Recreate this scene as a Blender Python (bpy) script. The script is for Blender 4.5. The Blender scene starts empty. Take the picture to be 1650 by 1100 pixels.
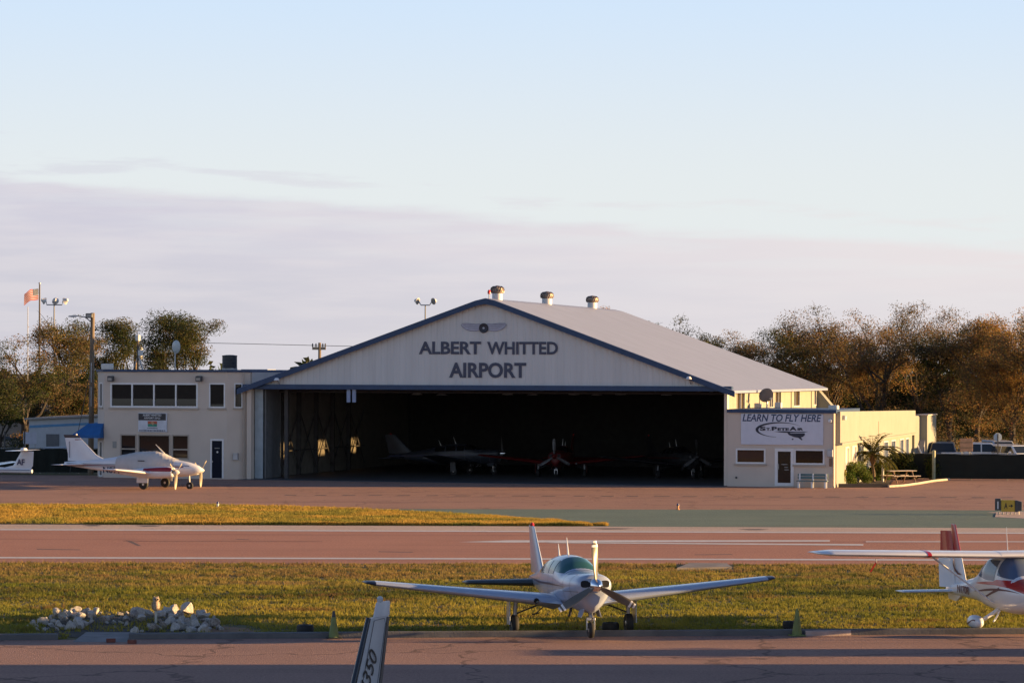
import bpy, bmesh, math, random
import numpy as np
from mathutils import Vector, Matrix
from mathutils.geometry import tessellate_polygon
S = bpy.context.scene
COL = S.collection
R = math.radians
random.seed(7); rng = np.random.default_rng(7)
F, H, HY, ROLL = 4600.0, 6.5, 598.0, 0.003      # focal length in photo pixels, eye height, horizon row, camera roll

# ------------------------------------------------------------------ measuring helpers
def yo(px, py): return py - HY - ROLL*(px-825)
def gp(px, py, z=0.0):                       # point of the photo lying on the ground
    Y = F*(H-z)/yo(px, py); return ((px-825)/F*Y, Y)
def at(px, py, Y):                           # point of the photo at a known distance
    return Vector(((px-825)/F*Y, Y, H - yo(px, py)/F*Y))
class Plane:                                 # a vertical plane through (ox, oy) along d: photo point -> distance along it, height
    def __init__(s, o, d): s.o, s.d = Vector(o[:2]), Vector(d[:2]).normalized()
    def __call__(s, px, py):
        k = (px-825)/F
        t = (k*s.o.y - s.o.x)/(s.d.x - k*s.d.y)
        Y = s.o.y + t*s.d.y
        return t, H - yo(px, py)/F*Y

# ------------------------------------------------------------------ materials
MATS = {}
def mat(name, col, rough=0.6, metal=0.0, var=0.12, vscale=3.0, bump=0.0, bscale=20.0, spec=0.5, stretch=None, col2=None, bdist=0.02, coat=0.0, detail=6):
    if name in MATS: return MATS[name]
    m = bpy.data.materials.new(name); m.use_nodes = True; MATS[name] = m
    nt = m.node_tree; N, L = nt.nodes, nt.links
    b = N['Principled BSDF']
    b.inputs['Roughness'].default_value = rough; b.inputs['Metallic'].default_value = metal
    b.inputs['Specular IOR Level'].default_value = spec
    b.inputs['Coat Weight'].default_value = coat
    tc = N.new('ShaderNodeTexCoord'); src = tc.outputs['Object']
    if stretch:
        mp = N.new('ShaderNodeMapping'); mp.inputs['Scale'].default_value = stretch; L.new(src, mp.inputs[0]); src = mp.outputs[0]
    n = N.new('ShaderNodeTexNoise'); n.inputs['Scale'].default_value = vscale; n.inputs['Detail'].default_value = detail
    L.new(src, n.inputs['Vector'])
    r = N.new('ShaderNodeValToRGB'); r.color_ramp.elements[0].position = .3; r.color_ramp.elements[1].position = .7
    c = Vector(col)
    c2 = Vector(col2) if col2 else c*(1+var)
    c1 = c if col2 else c*(1-var)
    r.color_ramp.elements[0].color = (*c1, 1); r.color_ramp.elements[1].color = (*[min(1, v) for v in c2], 1)
    L.new(n.outputs['Fac'], r.inputs[0]); L.new(r.outputs[0], b.inputs['Base Color'])
    if bump:
        n2 = N.new('ShaderNodeTexNoise'); n2.inputs['Scale'].default_value = bscale; n2.inputs['Detail'].default_value = 4
        L.new(tc.outputs['Object'], n2.inputs['Vector'])
        bp = N.new('ShaderNodeBump'); bp.inputs['Strength'].default_value = bump; bp.inputs['Distance'].default_value = bdist
        L.new(n2.outputs['Fac'], bp.inputs['Height']); L.new(bp.outputs[0], b.inputs['Normal'])
    return m

def asphalt(name, col, col2, streak=0.25, streak_col=(.05, .045, .045), bstr=1.0, cracks=0.0):
    m = bpy.data.materials.new(name); m.use_nodes = True
    nt = m.node_tree; N, L = nt.nodes, nt.links; b = N['Principled BSDF']
    b.inputs['Roughness'].default_value = .92; b.inputs['Specular IOR Level'].default_value = .15
    tc = N.new('ShaderNodeTexCoord')
    def noise(scale, st, det=5):
        mp = N.new('ShaderNodeMapping'); mp.inputs['Scale'].default_value = st; L.new(tc.outputs['Object'], mp.inputs[0])
        n = N.new('ShaderNodeTexNoise'); n.inputs['Scale'].default_value = scale; n.inputs['Detail'].default_value = det
        L.new(mp.outputs[0], n.inputs['Vector']); return n.outputs['Fac']
    def ramp(f, p0, p1):
        r = N.new('ShaderNodeMapRange'); r.inputs[1].default_value = p0; r.inputs[2].default_value = p1; L.new(f, r.inputs[0]); return r.outputs[0]
    def mix(f, a, bcol):
        x = N.new('ShaderNodeMix'); x.data_type = 'RGBA'
        if hasattr(f, 'links'): L.new(f, x.inputs[0])
        else: x.inputs[0].default_value = f
        for v, i in ((a, 6), (bcol, 7)):
            if hasattr(v, 'links'): L.new(v, x.inputs[i])
            else: x.inputs[i].default_value = (*v, 1)
        return x.outputs[2]
    c = mix(ramp(noise(.25, (1, 1, 1)), .3, .7), col, col2)
    fine = ramp(noise(14, (1, 1, 1), 3), .35, .75)
    c = mix(fine, c, mix(.5, c, tuple(min(1, v*1.9) for v in col2)))
    st = ramp(noise(.35, (.10, 1.6, 1), 6), .52, .78)
    mu = N.new('ShaderNodeMath'); mu.operation = 'MULTIPLY'; mu.inputs[1].default_value = streak; L.new(st, mu.inputs[0])
    c = mix(mu.outputs[0], c, streak_col)
    if cracks:
        v = N.new('ShaderNodeTexVoronoi'); v.feature = 'DISTANCE_TO_EDGE'; v.inputs['Scale'].default_value = .16
        ds = N.new('ShaderNodeMix'); ds.data_type = 'VECTOR'; ds.inputs[0].default_value = .12
        nn = N.new('ShaderNodeTexNoise'); nn.inputs['Scale'].default_value = 1.2; L.new(tc.outputs['Object'], nn.inputs[0])
        va = N.new('ShaderNodeVectorMath'); va.operation = 'SCALE'; va.inputs['Scale'].default_value = 1.4; L.new(nn.outputs['Color'], va.inputs[0])
        vb = N.new('ShaderNodeVectorMath'); L.new(tc.outputs['Object'], vb.inputs[0]); L.new(va.outputs[0], vb.inputs[1])
        L.new(vb.outputs[0], v.inputs['Vector'])
        k = N.new('ShaderNodeMapRange'); k.inputs[1].default_value = .004; k.inputs[2].default_value = .014; k.inputs[3].default_value = cracks; k.inputs[4].default_value = 0
        L.new(v.outputs['Distance'], k.inputs[0]); c = mix(k.outputs[0], c, (.02, .017, .015))
    L.new(c, b.inputs['Base Color'])
    n2 = noise(30, (1, 1, 1), 3)
    bp = N.new('ShaderNodeBump'); bp.inputs['Strength'].default_value = bstr; bp.inputs['Distance'].default_value = .03
    L.new(n2, bp.inputs['Height']); L.new(bp.outputs[0], b.inputs['Normal'])
    return m

def attr_mat(name, rough=.75, trans=.3):      # leaves and grass: tint comes from a per-face colour of the thing itself
    m = bpy.data.materials.new(name); m.use_nodes = True
    nt = m.node_tree; N, L = nt.nodes, nt.links; b = N['Principled BSDF']; out = N['Material Output']
    a = N.new('ShaderNodeAttribute'); a.attribute_name = 'tint'
    L.new(a.outputs['Color'], b.inputs['Base Color']); b.inputs['Roughness'].default_value = rough; b.inputs['Specular IOR Level'].default_value = .2
    t = N.new('ShaderNodeBsdfTranslucent'); L.new(a.outputs['Color'], t.inputs[0])
    mx = N.new('ShaderNodeMixShader'); mx.inputs[0].default_value = trans
    L.new(b.outputs[0], mx.inputs[1]); L.new(t.outputs[0], mx.inputs[2]); L.new(mx.outputs[0], out.inputs[0])
    return m

def glass_mat(name, tint=(.02, .025, .03), thru=0.0, rough=.05, body=None):
    m = bpy.data.materials.new(name); m.use_nodes = True
    nt = m.node_tree; N, L = nt.nodes, nt.links; b = N['Principled BSDF']; out = N['Material Output']
    b.inputs['Base Color'].default_value = (*tint, 1); b.inputs['Roughness'].default_value = rough
    n = N.new('ShaderNodeTexNoise'); n.inputs['Scale'].default_value = .8
    bp = N.new('ShaderNodeBump'); bp.inputs['Strength'].default_value = .04; L.new(n.outputs['Fac'], bp.inputs['Height']); L.new(bp.outputs[0], b.inputs['Normal'])
    if thru:
        t = N.new('ShaderNodeBsdfTransparent'); t.inputs[0].default_value = (.9, .88, .82, 1)
        mx = N.new('ShaderNodeMixShader'); mx.inputs[0].default_value = thru
        L.new(b.outputs[0], mx.inputs[1]); L.new(t.outputs[0], mx.inputs[2]); L.new(mx.outputs[0], out.inputs[0])
    return m

# ------------------------------------------------------------------ mesh builder
class MB:
    def __init__(s): s.v, s.f, s.m = [], [], []
    def add(s, vs, fs, mi=0):
        o = len(s.v); s.v += [tuple(p) for p in vs]; s.f += [tuple(i+o for i in f) for f in fs]; s.m += [mi]*len(fs); return s
    def box(s, x0, x1, y0, y1, z0, z1, mi=0, bev=0.0):
        if bev:
            pr = [(x0+bev, y0), (x1-bev, y0), (x1, y0+bev), (x1, y1-bev), (x1-bev, y1), (x0+bev, y1), (x0, y1-bev), (x0, y0+bev)]
            q = [(min(max(x, x0+bev), x1-bev), min(max(y, y0+bev), y1-bev)) for x, y in pr]
            rings = [[(x, y, z0) for x, y in q], [(x, y, z0+bev) for x, y in pr], [(x, y, z1-bev) for x, y in pr], [(x, y, z1) for x, y in q]]
            return s.loft(rings, mi=mi)
        v = [(x, y, z) for z in (z0, z1) for x, y in ((x0, y0), (x1, y0), (x1, y1), (x0, y1))]
        return s.add(v, [(3, 2, 1, 0), (4, 5, 6, 7), (0, 1, 5, 4), (1, 2, 6, 5), (2, 3, 7, 6), (3, 0, 4, 7)], mi)
    def loft(s, rings, cap=True, closed=True, mi=0):
        n = len(rings[0]); vs = [p for r in rings for p in r]; fs = []
        for i in range(len(rings)-1):
            for j in range(n if closed else n-1):
                a, b = i*n+j, i*n+(j+1) % n
                fs.append((a, b, b+n, a+n))
        if cap and closed:
            fs.append(tuple(range(n))[::-1]); fs.append(tuple(range((len(rings)-1)*n, len(rings)*n)))
        return s.add(vs, fs, mi)
    def prism(s, poly, axis, a0, a1, mi=0):       # a 2-D outline given depth along an axis
        def P(u, v, w): return {'y': (u, w, v), 'x': (w, u, v), 'z': (u, v, w)}[axis]
        n = len(poly); vs = [P(u, v, a0) for u, v in poly] + [P(u, v, a1) for u, v in poly]
        fs = [(i, (i+1) % n, (i+1) % n+n, i+n) for i in range(n)]
        for t in tessellate_polygon([[Vector((u, v, 0)) for u, v in poly]]):
            fs.append(tuple(t)[::-1]); fs.append(tuple(i+n for i in t))
        return s.add(vs, fs, mi)
    def tube(s, pts, r, n=8, mi=0, cap=True):
        pts = [Vector(p) for p in pts]; rs = r if isinstance(r, (list, tuple)) else [r]*len(pts); rings = []
        for i, p in enumerate(pts):
            d = (pts[min(i+1, len(pts)-1)] - pts[max(i-1, 0)]).normalized()
            a = d.cross(Vector((0, 0, 1)) if abs(d.z) < .95 else Vector((1, 0, 0))).normalized(); b = d.cross(a)
            rings.append([p + (a*math.cos(2*math.pi*k/n) + b*math.sin(2*math.pi*k/n))*rs[i] for k in range(n)])
        return s.loft(rings, cap, mi=mi)
    def lathe(s, prof, c=(0, 0, 0), axis='z', n=20, mi=0):   # prof: (radius, along)
        rings = []
        for r, h in prof:
            ring = []
            for k in range(n):
                x, y = max(r, 1e-4)*math.cos(2*math.pi*k/n), max(r, 1e-4)*math.sin(2*math.pi*k/n)
                p = {'z': (x, y, h), 'y': (x, h, y), 'x': (h, x, y)}[axis]
                ring.append((p[0]+c[0], p[1]+c[1], p[2]+c[2]))
            rings.append(ring)
        return s.loft(rings, True, mi=mi)
    def build(s, name, mats, parent=None, smooth=False, sharp=40, loc=None, rotz=None):
        me = bpy.data.meshes.new(name); me.from_pydata(s.v, [], s.f)
        for m in (mats if isinstance(mats, (list, tuple)) else [mats]): me.materials.append(m)
        me.polygons.foreach_set('material_index', s.m)
        bm = bmesh.new(); bm.from_mesh(me); bmesh.ops.recalc_face_normals(bm, faces=bm.faces); bm.to_mesh(me); bm.free()
        if smooth:
            me.polygons.foreach_set('use_smooth', [True]*len(me.polygons)); me.set_sharp_from_angle(angle=R(sharp))
        return link(name, me, parent, loc, rotz)
def link(name, me, parent=None, loc=None, rotz=None):
    o = bpy.data.objects.new(name, me); COL.objects.link(o)
    if parent: o.parent = parent
    if loc is not None: o.location = loc
    if rotz is not None: o.rotation_euler = (0, 0, rotz)
    return o
def tag(o, label=None, cat=None, group=None, kind=None):
    if label: o['label'] = label
    if cat: o['category'] = cat
    if group: o['group'] = group
    if kind: o['kind'] = kind
    return o
def empty(name, loc, rotz=0, label=None, cat=None, group=None):
    o = bpy.data.objects.new(name, None); COL.objects.link(o); o.empty_display_size = .3
    o.location = loc; o.rotation_euler = (0, 0, rotz); return tag(o, label, cat, group)
def copy_tree(o, parent=None):
    c = o.copy(); COL.objects.link(c); c.parent = parent
    for ch in o.children: copy_tree(ch, c)
    return c
def text_mesh(body, size, depth=.02, bold=0.0, shear=0.0, spacing=1.0, align='CENTER', width=None, height=None):
    cu = bpy.data.curves.new('lettering', 'FONT'); cu.body = body; cu.size = size; cu.extrude = depth/2; cu.offset = bold
    cu.shear = shear; cu.space_character = spacing; cu.align_x = align; cu.align_y = 'CENTER'; cu.resolution_u = 4
    ob = bpy.data.objects.new('lettering', cu); COL.objects.link(ob)
    dg = bpy.context.evaluated_depsgraph_get(); me = bpy.data.meshes.new_from_object(ob.evaluated_get(dg))
    bpy.data.objects.remove(ob); bpy.data.curves.remove(cu)
    n = len(me.vertices); co = np.empty(n*3); me.vertices.foreach_get('co', co); co = co.reshape(-1, 3)
    lo, hi = co.min(0), co.max(0); mid = (lo+hi)/2
    if width: co[:, 0] = (co[:, 0]-mid[0])*width/(hi[0]-lo[0])
    if height: co[:, 1] = (co[:, 1]-mid[1])*height/(hi[1]-lo[1])
    me.vertices.foreach_set('co', co.ravel()); return me
def lettering(name, body, m, parent, pos, size, wall_dir=(1, 0, 0), up=(0, 0, 1), **k):   # text standing on a wall, reading along wall_dir
    me = text_mesh(body, size, **k); me.materials.append(m)
    x, y = Vector(wall_dir).normalized(), Vector(up).normalized(); z = x.cross(y)
    M = Matrix((x, y, z)).transposed().to_4x4(); M.translation = Vector(pos)
    me.transform(M); return link(name, me, parent)
def sheet(name, pts, z, m, kind='structure'):
    mb = MB(); mb.add([(x, y, z) for x, y in pts], [])
    o = 0
    for t in tessellate_polygon([[Vector((x, y, 0)) for x, y in pts]]): mb.f.append(tuple(t)); mb.m.append(0)
    ob = mb.build(name, m); return tag(ob, kind=kind)
def smooth_noise(x, y, s=1.0, seed=0):      # cheap deterministic 2-D value noise (numpy)
    x = np.asarray(x)/s; y = np.asarray(y)/s
    xi, yi = np.floor(x), np.floor(y); fx, fy = x-xi, y-yi; fx = fx*fx*(3-2*fx); fy = fy*fy*(3-2*fy)
    def h(a, b): t = np.sin(a*127.1+b*311.7+seed*74.7)*43758.5453; return t-np.floor(t)
    return (h(xi, yi)*(1-fx)+h(xi+1, yi)*fx)*(1-fy) + (h(xi, yi+1)*(1-fx)+h(xi+1, yi+1)*fx)*fy

# ------------------------------------------------------------------ common materials
WHITE = mat('white_paint', (.72, .72, .72), .35, var=.04, coat=.3)
OFFWHITE = mat('off_white_paint', (.62, .60, .56), .5, var=.08)
CREAM = mat('cream_stucco', (.60, .51, .43), .85, var=.05, vscale=.8, bump=.25, bscale=25)
CREAM2 = mat('cream_stucco_worn', (.43, .36, .295), .85, var=.12, vscale=.6, bump=.25, bscale=25)
SUNNY = mat('sunlit_cream_stucco', (.25, .248, .21), .85, var=.06, vscale=.8, bump=.25, bscale=25)  # cream stucco again, darkened so walls facing the sun don't burn out
BLUE = mat('navy_trim', (.014, .045, .115), .5, var=.15)
BLACK = mat('black_rubber', (.018, .018, .018), .7, var=.2)
DARK = mat('dark_metal', (.05, .05, .055), .5, var=.2)
STEEL = mat('steel', (.45, .45, .46), .35, metal=.8, var=.1)
CHROME = mat('polished_metal', (.78, .78, .80), .12, metal=1.0, var=.02)
GALV = mat('galvanised', (.42, .42, .43), .5, metal=.5, var=.15)
WOOD = mat('weathered_wood', (.16, .12, .085), .85, var=.3, vscale=6, stretch=(1, 1, .1))
CONC = mat('concrete', (.36, .33, .30), .9, var=.18, vscale=2.5, bump=.3, bscale=30)
GLASS = glass_mat('dark_glass', (.008, .008, .009))
# ------------------------------------------------------------------ world, sun, camera
SUN_EL, SUN_AZ = 6.0, 2.0
w = bpy.data.worlds.new("World"); S.world = w; w.use_nodes = True
nt = w.node_tree; N, L = nt.nodes, nt.links; bg = N['Background']
sk = N.new('ShaderNodeTexSky'); sk.sky_type = 'NISHITA'; sk.sun_disc = False
sk.sun_elevation = R(SUN_EL); sk.sun_rotation = R(90-SUN_AZ); sk.air_density = 1.0; sk.dust_density = .6; sk.ozone_density = 2.0
tc = N.new('ShaderNodeTexCoord'); sx = N.new('ShaderNodeSeparateXYZ'); L.new(tc.outputs['Generated'], sx.inputs[0])
def math_(op, a, b=None, c=None):
    n = N.new('ShaderNodeMath'); n.operation = op
    for i, v in enumerate((a, b, c)):
        if v is None: continue
        if hasattr(v, 'links'): L.new(v, n.inputs[i])
        else: n.inputs[i].default_value = v
    return n.outputs[0]
def rng_(f, a, b, c=0.0, d=1.0, smooth=True):
    n = N.new('ShaderNodeMapRange'); n.interpolation_type = 'SMOOTHSTEP' if smooth else 'LINEAR'
    L.new(f, n.inputs[0])
    for i, v in enumerate((a, b, c, d)): n.inputs[i+1].default_value = v
    return n.outputs[0]
def wn(scale, st, det=6, loc=(0, 0, 0)):
    mp = N.new('ShaderNodeMapping'); mp.inputs['Scale'].default_value = st; mp.inputs['Location'].default_value = loc
    L.new(tc.outputs['Generated'], mp.inputs[0])
    n = N.new('ShaderNodeTexNoise'); n.inputs['Scale'].default_value = scale; n.inputs['Detail'].default_value = det; n.inputs['Roughness'].default_value = .55
    L.new(mp.outputs[0], n.inputs['Vector']); return n.outputs['Fac']
def wmix(f, a, b, mode='MIX'):
    x = N.new('ShaderNodeMix'); x.data_type = 'RGBA'; x.blend_type = mode
    if hasattr(f, 'links'): L.new(f, x.inputs[0])
    else: x.inputs[0].default_value = f
    for v, i in ((a, 6), (b, 7)):
        if hasattr(v, 'links'): L.new(v, x.inputs[i])
        else: x.inputs[i].default_value = (*v, 1)
    return x.outputs[2]
SKYK = 1.0
el = sx.outputs['Z']
clear = wmix(1.0, sk.outputs[0], (1.02, 1.06, 1.42), 'MULTIPLY')
# air near the horizon, then the cloud bank whose upper edge falls from left to right
haze_c = wmix(rng_(el, .055, .165), (4.95, 5.2, 5.3), (3.8, 4.85, 6.2))
clear = wmix(rng_(el, .14, .5, .9, 0), clear, haze_c)
top = math_('MULTIPLY_ADD', sx.outputs['X'], -.068, .0545)
n1 = wn(6, (1, 1, 6)); n2 = wn(26, (1, 1, 7))
nz = math_('MULTIPLY_ADD', n1, .012, math_('MULTIPLY_ADD', n2, .007, -.0095))
d = math_('SUBTRACT', math_('ADD', top, nz), el)
dens = rng_(d, -.0015, .0035)
streak = rng_(wn(14, (1, 1, 13), 5, (3, 1, 2)), .42, .66)
thin = rng_(d, 0, .03, .55, 0)
dens = math_('MULTIPLY', dens, math_('SUBTRACT', 1.0, math_('MULTIPLY', math_('MULTIPLY', streak, thin), .55)))
side = rng_(sx.outputs['X'], -.19, .19)
cl_low = wmix(side, (3.62, 3.56, 4.0), (4.35, 4.15, 4.35))
cl_hi = wmix(side, (3.75, 3.66, 4.25), (4.85, 4.5, 4.55))
cl = wmix(rng_(d, 0, .04), cl_hi, cl_low)
cl = wmix(rng_(wn(18, (1, 1, 9), 4, (5, 0, 0)), .35, .7, 0, .35), cl, (4.9, 4.55, 4.6))
cl = wmix(rng_(el, .0, .03, .5, 0), cl, wmix(side, (3.7, 3.55, 3.85), (4.6, 4.25, 4.3)))
# a few loose scraps of cloud above the bank
scr = rng_(math_('SUBTRACT', wn(20, (1, 1, 9), 5, (1.3, 4, 0)), math_('ABSOLUTE', math_('MULTIPLY', math_('SUBTRACT', d, -.006), 22))), .47, .64, 0, .4)
full = wmix(math_('MULTIPLY', dens, .96), wmix(scr, clear, cl_hi), cl)
front = rng_(sx.outputs['Y'], .2, .6)
full = wmix(front, clear, full)
L.new(full, bg.inputs[0]); bg.inputs[1].default_value = .056
sl = bpy.data.lights.new('sun', 'SUN'); sl.energy = 5.0; sl.angle = R(.5); sl.color = (1.0, .63, .27)
so = bpy.data.objects.new('sun', sl); COL.objects.link(so)
sd = Vector((math.cos(R(SUN_EL))*math.cos(R(SUN_AZ)), math.cos(R(SUN_EL))*math.sin(R(SUN_AZ)), math.sin(R(SUN_EL))))
so.rotation_euler = sd.to_track_quat('Z', 'Y').to_euler(); so.location = (60, 60, 60)
cam = bpy.data.cameras.new('camera'); co = bpy.data.objects.new('camera', cam); COL.objects.link(co); S.camera = co
cam.sensor_width = 36; cam.lens = 36*F/1650; cam.shift_y = 48/1650; cam.clip_start = .5; cam.clip_end = 6000
co.location = (0, 0, H); co.rotation_euler = (R(90), -ROLL, 0)
S.view_settings.view_transform = 'Standard'; S.view_settings.look = 'None'; S.view_settings.exposure = 1.6; S.view_settings.gamma = 1

# ------------------------------------------------------------------ ground, pavements, markings
def g(*pts): return [gp(*p) for p in pts]
def ext(pts_near, pts_far):  return pts_near + pts_far[::-1]
GROUND = mat('dry_grass_ground', (.085, .075, .022), .95, var=.3, vscale=.5, col2=(.13, .10, .03), bump=1.0, bscale=6, bdist=.1)
gm = MB(); gm.add([(-1500, -60, 0), (1500, -60, 0), (1500, 4500, 0), (-1500, 4500, 0)], [(0, 1, 2, 3)])
tag(gm.build('ground', GROUND), kind='structure')
AS_NEAR = asphalt('near_asphalt', (.245, .15, .118), (.295, .18, .142), .4, (.12, .075, .06), cracks=.45)
AS_RUN = asphalt('runway_asphalt', (.32, .155, .108), (.37, .185, .13), .75, (.20, .105, .085))
AS_FAR = asphalt('taxiway_asphalt', (.275, .16, .118), (.335, .195, .142), .5, (.15, .095, .08), cracks=.3)
TEAL = asphalt('teal_painted_asphalt', (.115, .155, .125), (.15, .19, .15), .3, (.16, .13, .10))
PALE = asphalt('pale_concrete', (.42, .31, .25), (.48, .37, .30), .2)
WPAINT = mat('road_paint_white', (.62, .58, .54), .8, var=.12, vscale=4)
KERB_L, KERB_R = gp(0, 1031), gp(1500, 1022)
kd = Vector((KERB_R[0]-KERB_L[0], KERB_R[1]-KERB_L[1])).normalized()
def kerb_y(x): return KERB_L[1] + (x-KERB_L[0])*kd.y/kd.x
sheet('near_apron', [(-60, 5), (60, 5), (60, kerb_y(60)), (-60, kerb_y(-60))], .004, AS_NEAR)
def line_y(px1, py1, px2, py2):
    a, b = gp(px1, py1), gp(px2, py2); k = (b[1]-a[1])/(b[0]-a[0]); return lambda x: a[1]+(x-a[0])*k
RN = line_y(60, 906.5, 1400, 909.5); RF = line_y(60, 845, 1590, 850.5)
sheet('runway', [(-400, RN(-400)), (400, RN(400)), (400, RF(400)), (-400, RF(-400))], .006, AS_RUN)
TAR = mat('tar_patch', (.085, .055, .045), .8, var=.2)
apr_l = [gp(-400, 813.5), gp(350, 815), gp(570, 820)]
sheet('taxiway_apron', [(-400, RF(-400)), (400, RF(400)), (300, 178), (60, 176), (-24, 176), (-200, 190)], .003, AS_FAR)
# shoulder strip, painted lines
def strip(name, f0, f1, x0, x1, z, m): return sheet(name, [(x0, f0(x0)), (x1, f0(x1)), (x1, f1(x1)), (x0, f1(x0))], z, m)
def par(f, w_): return lambda x: f(x)+w_
sh0 = line_y(60, 853.5, 1590, 859); strip('runway_shoulder', sh0, lambda x: RF(x)-.02, -300, 300, .010, PALE)
ln0 = line_y(60, 899.6, 1300, 902.6); strip('runway_edge_line', ln0, par(ln0, .72), -300, 300, .013, WPAINT)
ln1 = line_y(60, 854.4, 1590, 859.8); strip('runway_edge_line', ln1, par(ln1, .8), -300, 300, .015, WPAINT)
sheet('runway_marking', g((1338, 872.4), (1338, 870.2), (820, 870.4), (740, 873.2), (820, 874)), .013, WPAINT)
sheet('runway_marking', g((1392, 879), (1392, 876.6), (900, 873.6), (880, 874.8)), .015, WPAINT)
sheet('runway_marking', g((2600, 873.5), (2600, 872.2), (1396, 872.0), (1396, 873.3)), .013, WPAINT)
sheet('runway_marking', g((520, 872.5), (520, 871.9), (200, 871.2), (200, 871.8)), .012, asphalt('old_sealed_joint', (.20, .11, .085), (.24, .13, .10), .2))
sheet('painted_apron', g((560, 819.5), (1650, 822), (2600, 826), (2600, 854.6), (1650, 850.9), (930, 848.2)), .008, TEAL)
sheet('pink_island', g((1590, 825.5), (1640, 823.8), (1900, 824), (1900, 834), (1660, 830.5)), .012, PALE)
isl = g((-500, 813), (0, 813), (180, 813.2), (350, 814.3), (470, 816.6), (570, 820), (680, 825), (800, 832), (900, 839.5), (955, 846), (950, 848), (700, 847.2), (300, 845.6), (0, 844.5), (-500, 842.6))
sheet('grass_island', isl, .016, GROUND)
for i in range(26):                                 # sealed joints across the taxiway, stains on the shoulder
    px = 470+46*i+random.uniform(-4, 4); py = 797.3+.0035*(px-470); w_ = random.uniform(10, 16)
    if px < 1660: sheet('taxiway_joint', g((px-w_, py+.55), (px+w_*.8, py+.6), (px+w_, py-.35), (px-w_*.7, py-.4)), .009, TAR)
for px, py, w_ in ((985, 851.3, 38), (1215, 852.6, 26), (240, 846.8, 22), (150, 846.2, 16)):
    sheet('shoulder_stain', g((px-w_, py), (px-w_*.3, py+1.5), (px+w_*.5, py+1.3), (px+w_, py+.3), (px+w_*.3, py-.5), (px-w_*.4, py-.4)), .0125, TAR)
for pts in (((203, 870), (212, 871), (226, 878), (229, 879.5), (222, 879), (208, 872.5)), ((380, 868), (400, 868.6), (404, 869.6), (384, 869)), ((610, 888), (665, 889), (668, 890), (612, 889.2)), ((1120, 893), (1180, 892.4), (1182, 893.4), (1120, 894)), ((60, 884), (130, 885), (131, 886), (60, 885.2))):
    sheet('tyre_mark', g(*pts), .0085, mat('tyre_mark', (.12, .065, .05), .85, var=.2))
# concrete drain slab by the kerb, old slab in the grass, dark soil under the rock pile
sheet('soil', g((60, 1022), (150, 1029), (215, 1029), (330, 1022), (350, 1012), (280, 992), (170, 988), (90, 996)), .012, mat('dark_soil', (.03, .022, .016), .95, var=.4, bump=1, bscale=12))
sheet('soil_bare', g((300, 1026), (440, 1024), (400, 1012), (340, 1008)), .014, mat('bare_soil', (.20, .10, .045), .95, var=.3, bump=1, bscale=9))
mb = MB()
dr = g((118, 1034), (205, 1034), (215, 1021), (140, 1021))
mb.add([(*dr[0], .007), (*dr[1], .007), (*dr[2], .05), (*dr[3], .05), (*dr[0], .0), (*dr[1], .0), (*dr[2], 0), (*dr[3], 0)], [(0, 1, 2, 3), (0, 4, 5, 1), (1, 5, 6, 2), (2, 6, 7, 3), (3, 7, 4, 0)])
tag(mb.build('drain_apron', mat('drain_concrete', (.17, .16, .16), .9, var=.25, vscale=2, bump=.3, bscale=30)), kind='structure')
mb = MB(); sl_ = g((1092, 917), (1180, 915.5), (1172, 909.5), (1112, 909))
mb.prism([p for p in sl_], 'z', .0, .06)
tag(mb.build('concrete_slab', mat('slab_concrete', (.22, .19, .17), .9, var=.25, vscale=1.5, bump=.3, bscale=30)), 'low flat concrete slab lying in the grass beside the runway edge', 'slab')
def kerb_piece(xa, xb):
    n = max(2, int((xb-xa)/1.5)); rings = []
    for i in range(n+1):
        x = xa+(xb-xa)*i/n; y = kerb_y(x); j = random.uniform(-.012, .012)
        rings.append([(x, y+j, -.02), (x, y+.02+j, .125), (x, y+.05+j, .145), (x, y+.17+j, .15), (x, y+.19+j, .13), (x, y+.2+j, -.02)])
    MB_ = MB().loft(rings); return MB_
KC = mat('kerb_concrete', (.12, .115, .115), .9, var=.25, vscale=1.5, bump=.4, bscale=20)
x92, x205 = gp(92, 1031)[0], gp(207, 1031)[0]
tag(kerb_piece(-40, x92).build('kerb', KC), kind='structure')
tag(kerb_piece(x205, 40).build('kerb', KC), kind='structure')
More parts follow.
